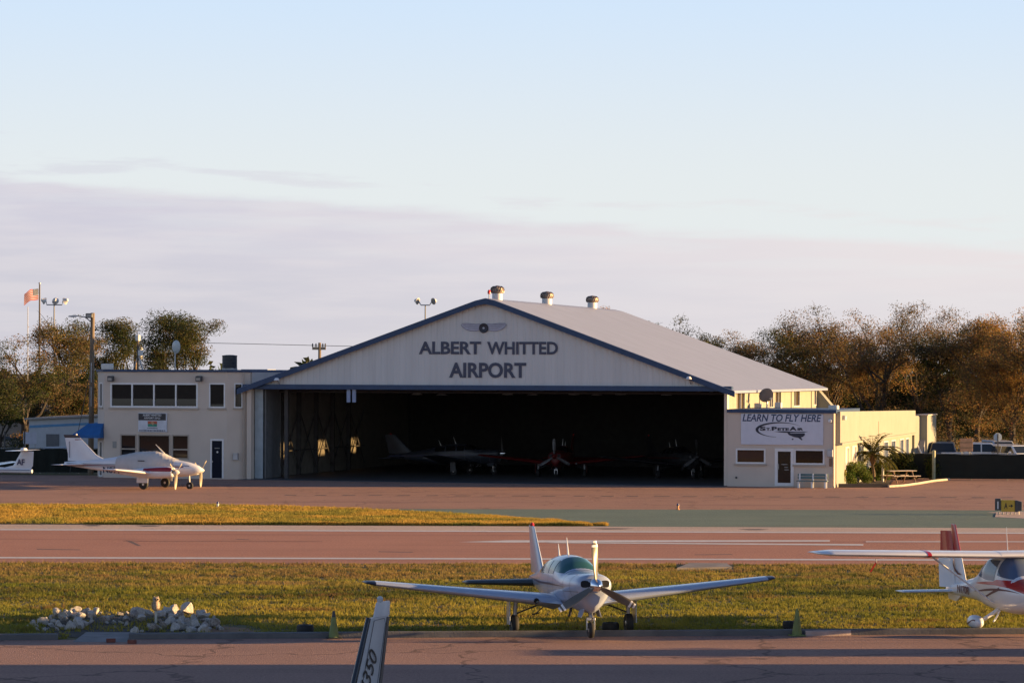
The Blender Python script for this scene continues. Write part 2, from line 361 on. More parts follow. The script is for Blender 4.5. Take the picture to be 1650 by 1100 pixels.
# ------------------------------------------------------------------ hangar
R0 = Vector(gp(1172, 783)); TH = .29
U = Vector((1, -TH)).normalized(); V = Vector((TH, 1)).normalized(); RZ = math.atan2(U.y, U.x)
fp0 = Plane(R0, U)
aL = fp0(398, 700)[0]
L0 = R0 + U*aL; W = -aL
fp = Plane(L0, U)                                   # photo point on the front plane -> (along, height)
def loc(a, b): return L0 + U*a + V*b
def flip(b): return Plane(loc(0, b), U)
def side(a, b=0): return Plane(loc(a, b), V)       # plane of a side wall: -> (depth, height)
hang = empty('hangar', (L0.x, L0.y, 0), RZ, 'large pale metal aircraft hangar with a wide open dark doorway and low gabled roof', 'hangar')
METAL = bpy.data.materials.new('corrugated_metal')
def corrugated(name, col, freq=3.2, axis=0, rough=.55, strength=.5, rust=True):
    m = bpy.data.materials.new(name); m.use_nodes = True; nt = m.node_tree; N, L = nt.nodes, nt.links; b = N['Principled BSDF']
    b.inputs['Roughness'].default_value = rough
    tc = N.new('ShaderNodeTexCoord'); sx = N.new('ShaderNodeSeparateXYZ'); L.new(tc.outputs['Object'], sx.inputs[0])
    mm = N.new('ShaderNodeMath'); mm.operation = 'MULTIPLY'; mm.inputs[1].default_value = freq; L.new(sx.outputs[axis], mm.inputs[0])
    fr = N.new('ShaderNodeMath'); fr.operation = 'FRACT'; L.new(mm.outputs[0], fr.inputs[0])
    rp = N.new('ShaderNodeValToRGB'); e = rp.color_ramp.elements; e[0].position = .0; e[0].color = (0, 0, 0, 1); e[1].position = .12; e[1].color = (1, 1, 1, 1)
    x = e.new(.7); x.color = (1, 1, 1, 1); x = e.new(.82); x.color = (0, 0, 0, 1); L.new(fr.outputs[0], rp.inputs[0])
    bp = N.new('ShaderNodeBump'); bp.inputs['Strength'].default_value = strength; bp.inputs['Distance'].default_value = .04
    L.new(rp.outputs[0], bp.inputs['Height']); L.new(bp.outputs[0], b.inputs['Normal'])
    mp = N.new('ShaderNodeMapping'); mp.inputs['Scale'].default_value = (1.2, 1.2, .12) if axis == 0 else (.25, 1.2, 1.2); L.new(tc.outputs['Object'], mp.inputs[0])
    n = N.new('ShaderNodeTexNoise'); n.inputs['Scale'].default_value = 1.0; n.inputs['Detail'].default_value = 7; L.new(mp.outputs[0], n.inputs['Vector'])
    r = N.new('ShaderNodeValToRGB'); r.color_ramp.elements[0].position = .3; r.color_ramp.elements[1].position = .7
    c = Vector(col); r.color_ramp.elements[0].color = (*(c*.94), 1); r.color_ramp.elements[1].color = (*(c*1.08), 1); L.new(n.outputs['Fac'], r.inputs[0])
    L.new(r.outputs[0], b.inputs['Base Color']); return m
GABLE = corrugated('gable_sheeting', (.555, .56, .555), 2.6)
SIDE = corrugated('side_sheeting', (.28, .265, .20), 2.6, axis=1)  # hangar sheeting darkened so the sunlit side doesn't burn out
ROOFM = corrugated('roof_sheeting', (.235, .26, .36), 1.6, axis=1, rough=.5, strength=.35)
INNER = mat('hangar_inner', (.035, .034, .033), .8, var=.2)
D = side(W)(1322, 624)[0]
zb0, zb1 = fp(785, 628.3)[1], fp(785, 620.5)[1]      # blue header beam
zE = fp(398, 619)[1] - .05                          # eave height of the front outline
zEr = fp(1178, 628)[1]; zE = (zE+zEr)/2
ap0, ap1, zR = fp(768, 486)[0], fp(800, 486)[0], fp(784, 486)[1]
aOL, aOR = fp(405, 700)[0], fp(1167, 700)[0]         # door opening
T = .22
# gable
mb = MB(); outl = [(-.0, zb1), (W, zb1), (W, zE), (ap1, zR), ((ap0+ap1)/2, zR+.14), (ap0, zR), (0, zE)]
mb.prism(outl, 'y', 0, T); mb.build('gable_wall', GABLE, hang)
MB().box(-.22, W+.28, -.16, T+.1, zb0, zb1).build('header_beam', BLUE, hang)
# roof shell: two slopes with a softened ridge
ridge = [(-.45, zE-.12), (ap0, zR+.06), ((ap0+ap1)/2, zR+.2), (ap1, zR+.06), (W+.45, zE-.12)]
under = [(x, z-.14) for x, z in ridge]
mb = MB(); poly = ridge+under[::-1]
rings = [[(x, y, z) for x, z in poly] for y in (-.30, D+.3)]
mb.loft(rings, cap=False)
n = len(poly)
mb.add([p for r in rings for p in r], [(i, i+1, n-2-i, n-1-i) for i in range(4)] + [(n+i, n+n-1-i, n+n-2-i, n+i+1) for i in range(4)])
roof = mb.build('roof', ROOFM, hang)
for dx in np.arange(2.5, D, 5.2):                   # seam battens on the right slope
    pass
mb = MB()                                            # blue verge trim along the front edge of the roof
tr = [(-.5, zE-.16), (ap0, zR+.05), ((ap0+ap1)/2, zR+.18), (ap1, zR+.05), (W+.5, zE-.16)]
for (x0, z0), (x1, z1) in zip(tr[:-1], tr[1:]):
    mb.add([(x0, -.40, z0), (x1, -.40, z1), (x1, -.40, z1-.32), (x0, -.40, z0-.32), (x0, -.305, z0), (x1, -.305, z1), (x1, -.305, z1-.32), (x0, -.305, z0-.32)],
           [(0, 1, 2, 3), (7, 6, 5, 4), (0, 4, 5, 1), (3, 2, 6, 7), (1, 5, 6, 2), (0, 3, 7, 4)])
mb.build('verge_trim', BLUE, hang)
# front posts either side of the door, back wall, floor, left wall
MB().box(0, aOL, 0, .5, 0, zb0).build('door_post', CREAM, hang)
MB().box(aOR, W, 0, .5, 0, zb0).build('door_post', CREAM, hang)
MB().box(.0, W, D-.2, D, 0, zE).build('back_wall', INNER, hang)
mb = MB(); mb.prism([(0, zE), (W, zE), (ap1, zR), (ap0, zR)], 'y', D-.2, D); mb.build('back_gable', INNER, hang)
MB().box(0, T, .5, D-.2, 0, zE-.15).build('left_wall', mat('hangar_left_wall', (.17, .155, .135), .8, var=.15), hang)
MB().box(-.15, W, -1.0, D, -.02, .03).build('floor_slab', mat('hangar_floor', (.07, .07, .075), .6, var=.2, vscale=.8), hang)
# right wall with its row of clerestory windows
zw0, zw1 = 4.28, 5.42
zw0 = side(W, 0)(1254, 656.5)[1]; zw1 = side(W, 0)(1254, 629.5)[1]
wins = [(side(W)(1187, 640)[0], side(W)(1200, 640)[0]), (12.4, 13.7), (side(W)(1243, 640)[0]+1.2, side(W)(1260, 640)[0]), (side(W)(1275, 640)[0], side(W)(1288.5, 640)[0]), (side(W)(1309, 640)[0], side(W)(1315, 640)[0])]
mb = MB(); mb.box(W-T, W, .5, D-.2, 0, zw0); mb.box(W-T, W, .5, D-.2, zw1, zE-.15)
edges = [.5] + [e for w_ in wins for e in w_] + [D-.2]
for i in range(0, len(edges), 2): mb.box(W-T, W, edges[i], edges[i+1], zw0, zw1)
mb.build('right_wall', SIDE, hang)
CLEAR = glass_mat('window_glass_thin', (.28, .20, .12), .88, .25)
for b0, b1 in wins:
    fr = MB(); t = .06
    for (p, q, r_, s_) in ((b0, b1, zw0, zw0+t), (b0, b1, zw1-t, zw1), (b0, b0+t, zw0+t, zw1-t), (b1-t, b1, zw0+t, zw1-t), ((b0+b1)/2-.03, (b0+b1)/2+.03, zw0+t, zw1-t)):
        fr.box(W-.1, W+.03, p, q, r_, s_)
    f_ = fr.build('clerestory_window', OFFWHITE, hang)
    MB().box(W-.07, W-.05, b0+t, b1-t, zw0+t, zw1-t).build('pane', CLEAR, f_)
for b in (9.3, 16.0, 19.6, 26.8):                   # pilaster strips between the windows
    MB().box(W, W+.05, b, b+.9, zw0-.25, zE-.2).build('wall_strip', mat('strip_paint', (.29, .275, .215), .6), hang)
# rear shed at the back corner of the right wall
q0 = flip(29)(1320, 640)[0]; q1 = flip(29)(1347, 660)[0]; z0_ = flip(29)(1322, 627)[1]; z1_ = flip(29)(1345, 662)[1]
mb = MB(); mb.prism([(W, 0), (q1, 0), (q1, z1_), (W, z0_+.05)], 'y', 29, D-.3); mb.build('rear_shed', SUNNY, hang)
# lattice bracing and columns inside, left side; folded sliding door leaves
IRON = mat('interior_iron', (.06, .055, .055), .7)
for i, b in enumerate(np.arange(1.6, 20, 3.1)):
    mb = MB(); mb.box(.25, .5, b, b+.18, .03, zE-.3); mb.build('column', IRON, hang)
    mb = MB(); mb.tube([(.36, b+.18, .4), (.36, b+3.1, 3.9)], .05, 6); mb.tube([(.42, b+.18, 3.9), (.42, b+3.1, .4)], .05, 6); mb.tube([(.4, b+.18, 1.55), (.4, b+3.1, 1.55)], .04, 6)
    mb.build('cross_brace', IRON, hang)
DOORP = mat('door_leaf', (.34, .40, .44), .6, var=.1)
x0, x1 = fp(405.5, 700)[0], fp(419, 700)[0]
MB().box(x0, x1-.02, .55, .63, .05, zb0-.02).build('sliding_door_leaf', DOORP, hang)
mb = MB(); mb.box(x1+.02, x1+.12, .7, 3.2, .05, zb0-.02); mb.build('sliding_door_leaf', mat('door_leaf_dark', (.14, .145, .15), .7, var=.15), hang)
x2 = fp(444, 700)[0]
MB().box(x2, x2+.22, 1.5, 1.75, .03, zb0).build('door_jamb_column', IRON, hang)
for px in (561.5, 570.5):                           # guide brackets hanging under the header
    a, z = fp(px, 640); MB().box(a-.11, a+.11, .0, .1, fp(px, 648)[1], zb0).build('door_guide', mat('guide_blue', (.22, .28, .42), .5), hang)
LAMPM = mat('lamp_housing', (.35, .34, .32), .5)
for i, px in enumerate((672, 712, 818, 858, 925, 962, 1000, 1074, 1146)):  # bay lamps under the roof
    b = 4 + (i % 2)*3; a, z = flip(b)(px, 635 + (i % 2)*1.0); z = min(z, zE-.25)
    MB().lathe([(.0, .16), (.08, .16), (.14, .1), (.34, .0), (.33, -.02), (.0, -.03)], (a, b, z), n=14).build('bay_lamp', LAMPM, hang, True)
mb = MB()
for b in np.arange(3, D, 5.0):                      # roof trusses
    for (xa, za), (xb, zb) in (((.3, zE-.25), (W/2, zR-.25)), ((W/2, zR-.25), (W-.3, zE-.25)), ((.3, zE-.3), (W-.3, zE-.3))):
        mb.tube([(xa, b, za), (xb, b, zb)], .08, 5)
    for k in range(1, 12):
        x = W*k/12; zz = zE-.3+(zR-zE)*(1-abs(x-W/2)/(W/2))
        mb.tube([(x, b, zE-.3), (x+(.9 if k % 2 else -.9), b, zz-.05)], .05, 5)
mb.build('roof_trusses', IRON, hang)
# lettering and the winged wheel
LET = mat('sign_letter_blue', (.055, .065, .105), .6, var=.1)
def put(body, px0, px1, py0, py1, name='sign_lettering', b=-.035, m=LET, par=None, bold=.03, plane=None, **k):
    pl = plane or fp
    a0, z0 = pl(px0, py1); a1, z1 = pl(px1, py0)
    return lettering(name, body, m, par or hang, ((a0+a1)/2, b, (z0+z1)/2), 1.0, width=a1-a0, height=z1-z0, bold=bold, **k)
put('ALBERT', 675, 775, 550, 570.5, bold=.028); put('WHITTED', 785, 899, 550.5, 571, bold=.028)
put('AIRPORT', 724, 848, 584, 608.5, bold=.03)
ec, ez = fp(779.5, 528.5)
mb = MB(); mb.lathe([(.14, -.07), (.2, -.1), (.27, -.1), (.29, -.05), (.27, 0), (.14, 0)], (ec, 0, ez), 'y', 24)
mb.build('emblem_wheel', mat('emblem_dark', (.02, .022, .035), .5), hang, True)
MB().lathe([(0, -.08), (.13, -.06), (.15, -.01), (0, 0)], (ec, 0, ez), 'y', 20).build('emblem_hub', mat('emblem_grey', (.38, .40, .45), .4), hang, True)
EMW = mat('emblem_wing', (.41, .42, .50), .5); EML = mat('emblem_line', (.20, .21, .29), .5)
for s in (-1, 1):
    o_ = [(.22, .24), (.5, .22), (.85, .27), (1.30, .27), (1.38, .18), (1.28, .06), (1.1, -.07), (.8, -.17), (.45, -.17), (.22, -.1)]
    wg = MB().prism([(ec+s*x, ez+z) for x, z in o_], 'y', -.035, 0).build('emblem_wing', EMW, hang)
    mb = MB(); pts = [(ec+s*x, -.045, ez+z) for x, z in o_]; mb.tube(pts+[pts[0]], .016, 5)
    for k in range(3): mb.tube([(ec+s*.3, -.045, ez+.14-.1*k), (ec+s*(1.26-.14*k), -.045, ez+.18-.1*k)], .01, 4)
    mb.build('feather_lines', EML, wg)
# roof ventilators (spinning turbine cowls) on the ridge, obstruction light, wall lamps
rp_ = side((ap0+ap1)/2)
def vent(px, py_base, py_top, wpx):
    b, z = rp_(px, py_base); b = max(b, .9)
    Y = loc(W/2, b).y; k = Y/F; r = wpx/2*k; h = (py_base-py_top)*k
    zb = zR+.05
    base = MB().lathe([(r*.80, -.3), (r*.80, h*.56), (r*.86, h*.56)], ((ap0+ap1)/2, b, zb), n=20).build('vent_base', mat('vent_white', (.62, .60, .58), .5), roof, True)
    cow = MB()
    prof = [(r*.72, h*.5), (r*.97, h*.56), (r*1.05, h*.70), (r*.98, h*.86), (r*.62, h*.97), (r*.15, h*1.02), (0, h*1.03)]
    cow.lathe(prof, ((ap0+ap1)/2, b, zb), n=24)
    for k_ in range(20):
        t = 2*math.pi*k_/20
        cow.tube([((ap0+ap1)/2+math.cos(t+.12*i)*q[0]*1.02, b+math.sin(t+.12*i)*q[0]*1.02, zb+q[1]) for i, q in enumerate(prof[1:5])], .022, 4)
    cow.build('turbine_cowl', mat('vent_rusty', (.23, .18, .15), .5, metal=.6, var=.3, vscale=4), base, True)
vent(801, 484, 458.5, 21); vent(881, 491, 468, 20); vent(954, 499, 476.5, 19)
b_ = .6; a_ = fp(783, 480)[0]
t = MB().tube([(a_, b_, zR), (a_, b_, zR+.45)], .035, 6).build('obstruction_light', GALV, roof)
MB().lathe([(0, 0), (.09, .02), (.1, .16), (.06, .24), (0, .27)], (a_, b_, zR+.45), n=12).build('red_lens', mat('red_lens', (.55, .04, .03), .25), t, True)
for px, py in ((1113, 610), (451, 612)):
    a, z = fp(px, py); l_ = MB().tube([(a, -.02, z-.3), (a, -.25, z-.1), (a, -.5, z-.02)], .03, 6).build('gable_lamp', GALV, hang)
    MB().lathe([(.0, .14), (.1, .12), (.19, -.02), (0, -.04)], (a, -.52, z), n=12).build('lamp_shade', WHITE, l_, True)

# ------------------------------------------------------------------ flying-school office against the right wall
aE = fp(1345, 700)[0]; zO = fp(1260, 665)[1]; zOt = fp(1260, 659.5)[1]
offc = empty('flying_school_office', (*loc(W+.01, -.02), 0), RZ, 'low cream stucco office with big white banner, joined to right side of the hangar', 'building')
wO = aE-W-.01; ofp = Plane(loc(W+.01, -.02), U)
def rect(pl, x0, y0, x1, y1):
    a0, z1 = pl(x0, y0); a1, z0 = pl(x1, y1); return a0, a1, z0, z1
def wall_with_holes(name, m, par, a0, a1, z0, z1, holes, b0=0, b1=.25):   # front wall as butted panels around its openings
    mb = MB(); xs = sorted({a0, a1, *[h[0] for h in holes], *[h[1] for h in holes]})
    for xa, xb in zip(xs[:-1], xs[1:]):
        hs = sorted([h for h in holes if h[0] < (xa+xb)/2 < h[1]], key=lambda h: h[2]); z = z0
        for h in hs:
            if h[2] > z: mb.box(xa, xb, b0, b1, z, h[2])
            z = h[3]
        if z1 > z: mb.box(xa, xb, b0, b1, z, z1)
    return mb.build(name, m, par)
def window(name, par, a0, a1, z0, z1, fm=WHITE, gm=GLASS, b=0, t=.09, mull=0, sill=True, depth=.1, trans=None):
    fr = MB()
    for (p, q, r_, s_) in ((a0, a1, z0, z0+t), (a0, a1, z1-t, z1), (a0, a0+t, z0+t, z1-t), (a1-t, a1, z0+t, z1-t)): fr.box(p, q, b-.03, b+depth, r_, s_)
    for k in range(1, mull+1):
        x = a0+(a1-a0)*k/(mull+1); fr.box(x-t*.45, x+t*.45, b-.025, b+depth, z0+t, z1-t)
    if trans: fr.box(a0+t, a1-t, b-.02, b+depth, z0+trans-t/2, z0+trans+t/2)
    f_ = fr.build(name, fm, par)
    MB().box(a0+t, a1-t, b+depth*.5, b+depth*.7, z0+t, z1-t).build('pane', gm, f_)
    if sill: MB().box(a0-.08, a1+.08, b-.09, b-.035, z0-.1, z0-.0).build('sill', CREAM2, f_)
    return f_
GL_RED = glass_mat('window_glass', (.05, .03, .025), 0, .04)
h1, h2, h3 = rect(ofp, 1186, 722, 1234, 747), rect(ofp, 1249, 722, 1279.5, 781), rect(ofp, 1280, 723, 1329, 748.5)
h2 = (h2[0], h2[1], .06, h2[3])
h3 = (max(h3[0], h2[1]+.01), h3[1], h3[2], h3[3])
wall_with_holes('front_wall', CREAM, offc, 0, wO, 0, zO, [h1, h2, h3])
MB().box(wO-.25, wO, .25, 8, 0, zO).build('side_wall', CREAM, offc)
MB().box(0, wO-.25, 7.75, 8, 0, zO).build('rear_wall', CREAM, offc)
MB().box(0, wO-.25, .25, 7.75, zO-.25, zO-.02).build('ceiling', INNER, offc)
MB().box(-.0, wO+.12, -.12, 8.1, zO, zOt).build('roof_edge', BLUE, offc)
window('office_window', offc, *h1, gm=GL_RED); window('office_window', offc, *h3, gm=GLASS)
df = MB(); t = .17
for q in ((h2[0], h2[1], h2[3]-t, h2[3]), (h2[0], h2[0]+t, h2[2], h2[3]-t), (h2[1]-t, h2[1], h2[2], h2[3]-t), (h2[0]+t, h2[1]-t, h2[2], h2[2]+.18)): df.box(q[0], q[1], -.04, .12, q[2], q[3])
door = df.build('door', WHITE, offc)
MB().box(h2[0]+t, h2[1]-t, .03, .05, h2[2]+.18, h2[3]-t).build('door_glass', glass_mat('door_glass', (.012, .012, .012), 0, .08), door)
MB().tube([(h2[0]+t+.06, -.04, 1.0), (h2[0]+t+.06, -.08, 1.02), (h2[0]+t+.06, -.08, 1.3), (h2[0]+t+.06, -.04, 1.32)], .015, 6).build('handle', STEEL, door)
mb = MB(); cx = (h2[0]+h2[1])/2
for dx, dz, w_ in ((0, 1.28, .2), (.1, 1.12, .12), (.12, .98, .14)):
    mb.prism([(cx+dx+w_*math.cos(q), dz+.032*math.sin(q)) for q in np.linspace(0, 2*math.pi, 14)[:-1]], 'y', .024, .029)
mb.build('door_decal', mat('decal_grey', (.22, .21, .2), .6), door)
a, z = ofp(1338, 678); MB().lathe([(0, -.2), (.1, -.16), (.12, -.03), (.06, 0), (0, 0)], (a, 0, z), 'y', 12).build('wall_lamp', WHITE, offc, True)
q = rect(ofp, 1334, 724, 1343, 736); MB().box(q[0], q[1], -.16, -.0, q[2], q[3], bev=.02).build('meter_box', GALV, offc)
q = rect(ofp, 1337, 738, 1341, 751); MB().box(q[0], q[1], -.1, -.0, q[2], q[3], bev=.01).build('meter_box', mat('brown_box', (.2, .12, .08), .7), offc)
a, z = ofp(1343.5, 700); MB().tube([(a, -.05, .1), (a, -.05, zO)], .035, 6).build('downpipe', CREAM2, offc)
a, z = ofp(1187, 769); MB().box(a-.05, a+.05, -.04, 0, z-.05, z+.05).build('outlet_box', DARK, offc)
# banner
bq = rect(ofp, 1194.5, 666, 1327, 717)
ban = empty('banner_sign', (*loc(W+.01, -.02), 0), RZ, 'white banner sign with dark italic lettering and small aeroplane logo on the office front', 'sign')
MB().box(bq[0], bq[1], -.06, -.005, bq[2], bq[3], bev=.008).build('panel', mat('banner_white', (.60, .62, .70), .5, var=.04), ban)
INK = mat('banner_ink', (.02, .024, .045), .5); NAVY = mat('banner_navy', (.035, .06, .13), .5)
put('LEARN TO FLY HERE', 1197, 1324, 667.5, 678.5, b=-.066, m=NAVY, par=ban, plane=ofp, shear=.22, bold=.02, depth=.012)
for tx, xa, xb, ya in (('S', 1225, 1234.4, 687), ('T.', 1235.4, 1242.6, 689), ('P', 1244, 1252.6, 687), ('ETE', 1253.6, 1272, 689), ('A', 1272.6, 1284.6, 687), ('IR', 1285.6, 1295, 689)): put(tx, xa, xb, ya, 693.4, b=-.066, m=INK, par=ban, plane=ofp, bold=.05, depth=.012)
# the swoosh: an open crescent ellipse
pc = ofp(1256, 692); ex = (ofp(1293, 692)[0]-ofp(1217, 692)[0])/2; ez_ = (ofp(1256, 680)[1]-ofp(1256, 704.5)[1])/2
outer, inner = [], []
for i in range(41):
    t = R(28)+ (R(262)-R(28))*i/40
    wv = .025+.13*math.sin(math.pi*i/40)**1.6
    outer.append((pc[0]+ex*math.cos(t), pc[1]+ez_*math.sin(t))); inner.append((pc[0]+(ex-wv)*math.cos(t)+.03, pc[1]+(ez_-wv*.55)*math.sin(t)))
MB().prism(outer+inner[::-1], 'y', -.072, -.06).build('logo_swoosh', INK, ban)
def pp(*pts): return [ofp(*p) for p in pts]
mb = MB()
mb.prism(pp((1248, 695), (1262, 694.3), (1280, 695.2), (1303, 695), (1296, 696.4), (1276, 697), (1262, 696.6)), 'y', -.0725, -.06)
mb.prism(pp((1269, 696.5), (1272, 696.5), (1275, 698), (1286, 697.7), (1297, 697.6), (1298, 700), (1295, 703), (1291, 704.5), (1294, 708), (1292.5, 709), (1287, 705), (1280, 703.6), (1272, 700.6)), 'y', -.075, -.06)
mb.prism(pp((1276, 707), (1278, 706), (1279.5, 707), (1278, 708.6)), 'y', -.0725, -.06)
mb.build('logo_aeroplane', INK, ban)
# bench
bx0, bx1 = ofp(1288.5, 780)[0], ofp(1338, 780)[0]
bench = empty('bench', (*(loc(W+.01, -.02)+U*((bx0+bx1)/2)-V*.75), 0), RZ, 'long teal bench with white legs standing against the office wall', 'bench')
hw = (bx1-bx0)/2; TEALP = mat('bench_teal', (.12, .19, .19), .6, var=.12)
MB().box(-hw, hw, -.2, .22, .36, .42, bev=.01).build('seat', TEALP, bench)
mb = MB()
for k in range(2): mb.box(-hw, hw, .26+.03*k, .30+.03*k, .50+.16*k, .63+.16*k, bev=.008)
mb.build('backrest', TEALP, bench)
for x in (-hw*.86, 0, hw*.86):
    mb = MB(); mb.box(x-.05, x+.05, -.17, -.09, 0, .36); mb.box(x-.05, x+.05, .12, .2, 0, .36); mb.box(x-.04, x+.04, .2, .26, .3, .8); mb.build('leg', WHITE, bench)
# satellite dish on the office roof
dp = side(W+.9, 0); bd, zd = dp(1233, 644)
dish = empty('satellite_dish', (*loc(W+1.0, bd), zOt), RZ, 'grey satellite dish on the office roof in front of the sunlit wall', 'satellite dish')
dm = MB(); prof = [(0, 0), (.3, .03), (.55, .12), (.68, .2), (.70, .22), (.66, .23), (.5, .13), (0, .03)]
dm.lathe(prof, (0, 0, 0), 'y', 24)
MT = Matrix.Translation((0, 0, .72)) @ Matrix.Rotation(R(165), 4, 'Z') @ Matrix.Rotation(R(18), 4, 'X') @ Matrix.Diagonal((.66, .5, .62, 1))
dm.v = [tuple(MT @ Vector(p)) for p in dm.v]
dm.build('reflector', mat('dish_tan', (.20, .155, .13), .7), dish, True)
MB().tube([(0, 0, 0), (0, .12, .6)], .05, 8).build('mast', STEEL, dish)
mb = MB(); mb.tube([(0, -.1, .45), (.35, -.55, .55)], .025, 6); mb.box(.3, .42, -.62, -.5, .5, .62); mb.build('feed_arm', STEEL, dish)
for q in ((-.7, -.3, -.3, .1, 0, .28), (.5, .9, -.2, .2, 0, .33)): MB().box(*q, bev=.03).build('base_block', OFFWHITE, dish)

# ------------------------------------------------------------------ long low annex running back on the right
aA = fp(1346, 700)[0]+.02; apl = side(aA, .3)
annex = empty('annex_building', (*loc(aA, .3), 0), RZ, 'long low yellow-lit annex with parapet running back behind the palm', 'building')
bA = apl(1470, 690)[0]; zA0, zA1 = apl(1346, 663)[1], apl(1470, 661)[1]
zl0, zl1 = apl(1346, 709)[1], apl(1470, 700.5)[1]; zl = (zl0+zl1)/2
mb = MB()
wb = [(apl(p0, 730)[0], apl(p1, 730)[0]) for p0, p1 in ((1362, 1368), (1373, 1380), (1385, 1392), (1398, 1404), (1410, 1417), (1424, 1431), (1436, 1443), (1450, 1456), (1459, 1464.5))]
mb = MB(); zs, zh = .75, zl-.3; bb = 0
for b0, b1 in wb:
    mb.box(-.25, 0, bb, b0, 0, zl); mb.box(-.25, 0, b0, b1, 0, zs); mb.box(-.25, 0, b0, b1, zh, zl); bb = b1
mb.box(-.25, 0, bb, bA, 0, zl)
mb.v = mb.v
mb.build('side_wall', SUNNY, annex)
for b0, b1 in wb:
    fr = MB()
    for p in ((b0, b1, zs, zs+.08), (b0, b1, zh-.08, zh), (b0, b0+.1, zs+.08, zh-.08), (b1-.1, b1, zs+.08, zh-.08)): fr.box(-.12, .03, *p)
    f_ = fr.build('annex_window', WHITE, annex)
    MB().box(-.08, -.06, b0+.1, b1-.1, zs+.08, zh-.08).build('pane', glass_mat('annex_glass', (.10, .12, .16), 0, .1), f_)
mb = MB(); P = [(-.3, 0, zl), (.22, 0, zl), (.22, bA, zl), (-.3, bA, zl), (-.3, 0, zA0), (.22, 0, zA0), (.22, bA, zA1), (-.3, bA, zA1)]
mb.add(P, [(3, 2, 1, 0), (4, 5, 6, 7), (0, 1, 5, 4), (1, 2, 6, 5), (2, 3, 7, 6), (3, 0, 4, 7)])
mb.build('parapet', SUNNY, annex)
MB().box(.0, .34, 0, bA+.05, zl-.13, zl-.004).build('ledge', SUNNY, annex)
mb = MB(); mb.box(-1.2, -.35, .25, bA, 0, zl+.25); mb.build('inner_block', CREAM2, annex)
for b in (apl(1410, 690)[0],): MB().box(.22, .235, b, b+.06, zl, zl+1.0).build('expansion_joint', mat('joint_buff', (.15, .13, .10), .9), annex)
# stepped-down end bay whose gable turns away from the light
ep = flip(.3+bA+.02); e0 = ep(1469, 700)[0]-aA; e1 = ep(1489, 700)[0]-aA; ze = ep(1480, 670)[1]
em = ep(1477, 700)[0]-aA
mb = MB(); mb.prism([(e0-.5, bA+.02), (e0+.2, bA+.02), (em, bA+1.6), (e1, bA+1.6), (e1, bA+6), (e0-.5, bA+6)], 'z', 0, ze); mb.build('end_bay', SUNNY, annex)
MB().box(e0, e1+.08, bA-.05+1.5, bA+6.05, ze, ze+.08).build('coping', CREAM2, annex)
w0 = flip(.3+bA+1.0); A0, Z0 = w0(1472, 708); A1, Z1 = w0(1489, 733); A0 -= aA; A1 -= aA
mb = MB(); yb = bA+1.55
mb.add([(A0, yb, Z0), (A0, yb-1.3, Z1), (A0+.06, yb-1.3, Z1), (A0+.06, yb, Z0), (A1, yb, Z0), (A1, yb-1.3, Z1), (A1, yb, Z1), (A0, yb, Z1)], [(3, 2, 5, 4), (0, 1, 2, 3), (4, 5, 6), (0, 7, 1), (1, 7, 6, 5)])
mb.build('awning', mat('grey_canvas', (.20, .20, .22), .8), annex)
MB().tube([(A0-.02, yb, Z0+.04), (A1, yb-1.3, Z1+.02)], .07, 6).build('awning_frame', WHITE, annex)
a, z = flip(6)(1371, 659); a -= aA
MB().box(-1.0, -.45, 3, 3.6, zl+.252, zA0+.32, bev=.04).build('rooftop_unit', OFFWHITE, annex)
MB().lathe([(0, -.0), (.13, .02), (.15, .22), (.05, .28), (0, .28)], (.3, apl(1351, 668)[0]+.2, zA0-.5), n=10).build('wall_lantern', OFFWHITE, annex, True)

# ------------------------------------------------------------------ two-storey office on the left
tw = empty('control_office', (L0.x, L0.y, 0), RZ, 'two-storey cream stucco office with ribbon windows, joined to left side of the hangar', 'building')
lp = Plane(L0 - V*.35, U); lb = -.35
aT0, aT1, aT2, aT3 = lp(150, 650)[0], lp(168, 650)[0], lp(366, 650)[0], lp(397, 650)[0]-.03
zT = lp(260, 599)[1]
pf = [(aT0, lb+.7), (aT1, lb), (aT2, lb), (aT3, lb+.75)]
bk = 9.0
tops = rect(lp, 178, 616.5, 319, 657); lows = rect(lp, 194, 699, 305, 740); sm = rect(lp, 337, 617, 363, 657); dr_ = rect(lp, 339.5, 707, 361, 763)
dr_ = (dr_[0], dr_[1], .06, dr_[3])
wall_with_holes('front_wall', CREAM, tw, aT1, aT2, 0, zT, [tops, (lows[0], lows[1], lows[2], lows[3]), sm, dr_], lb, lb+.25)
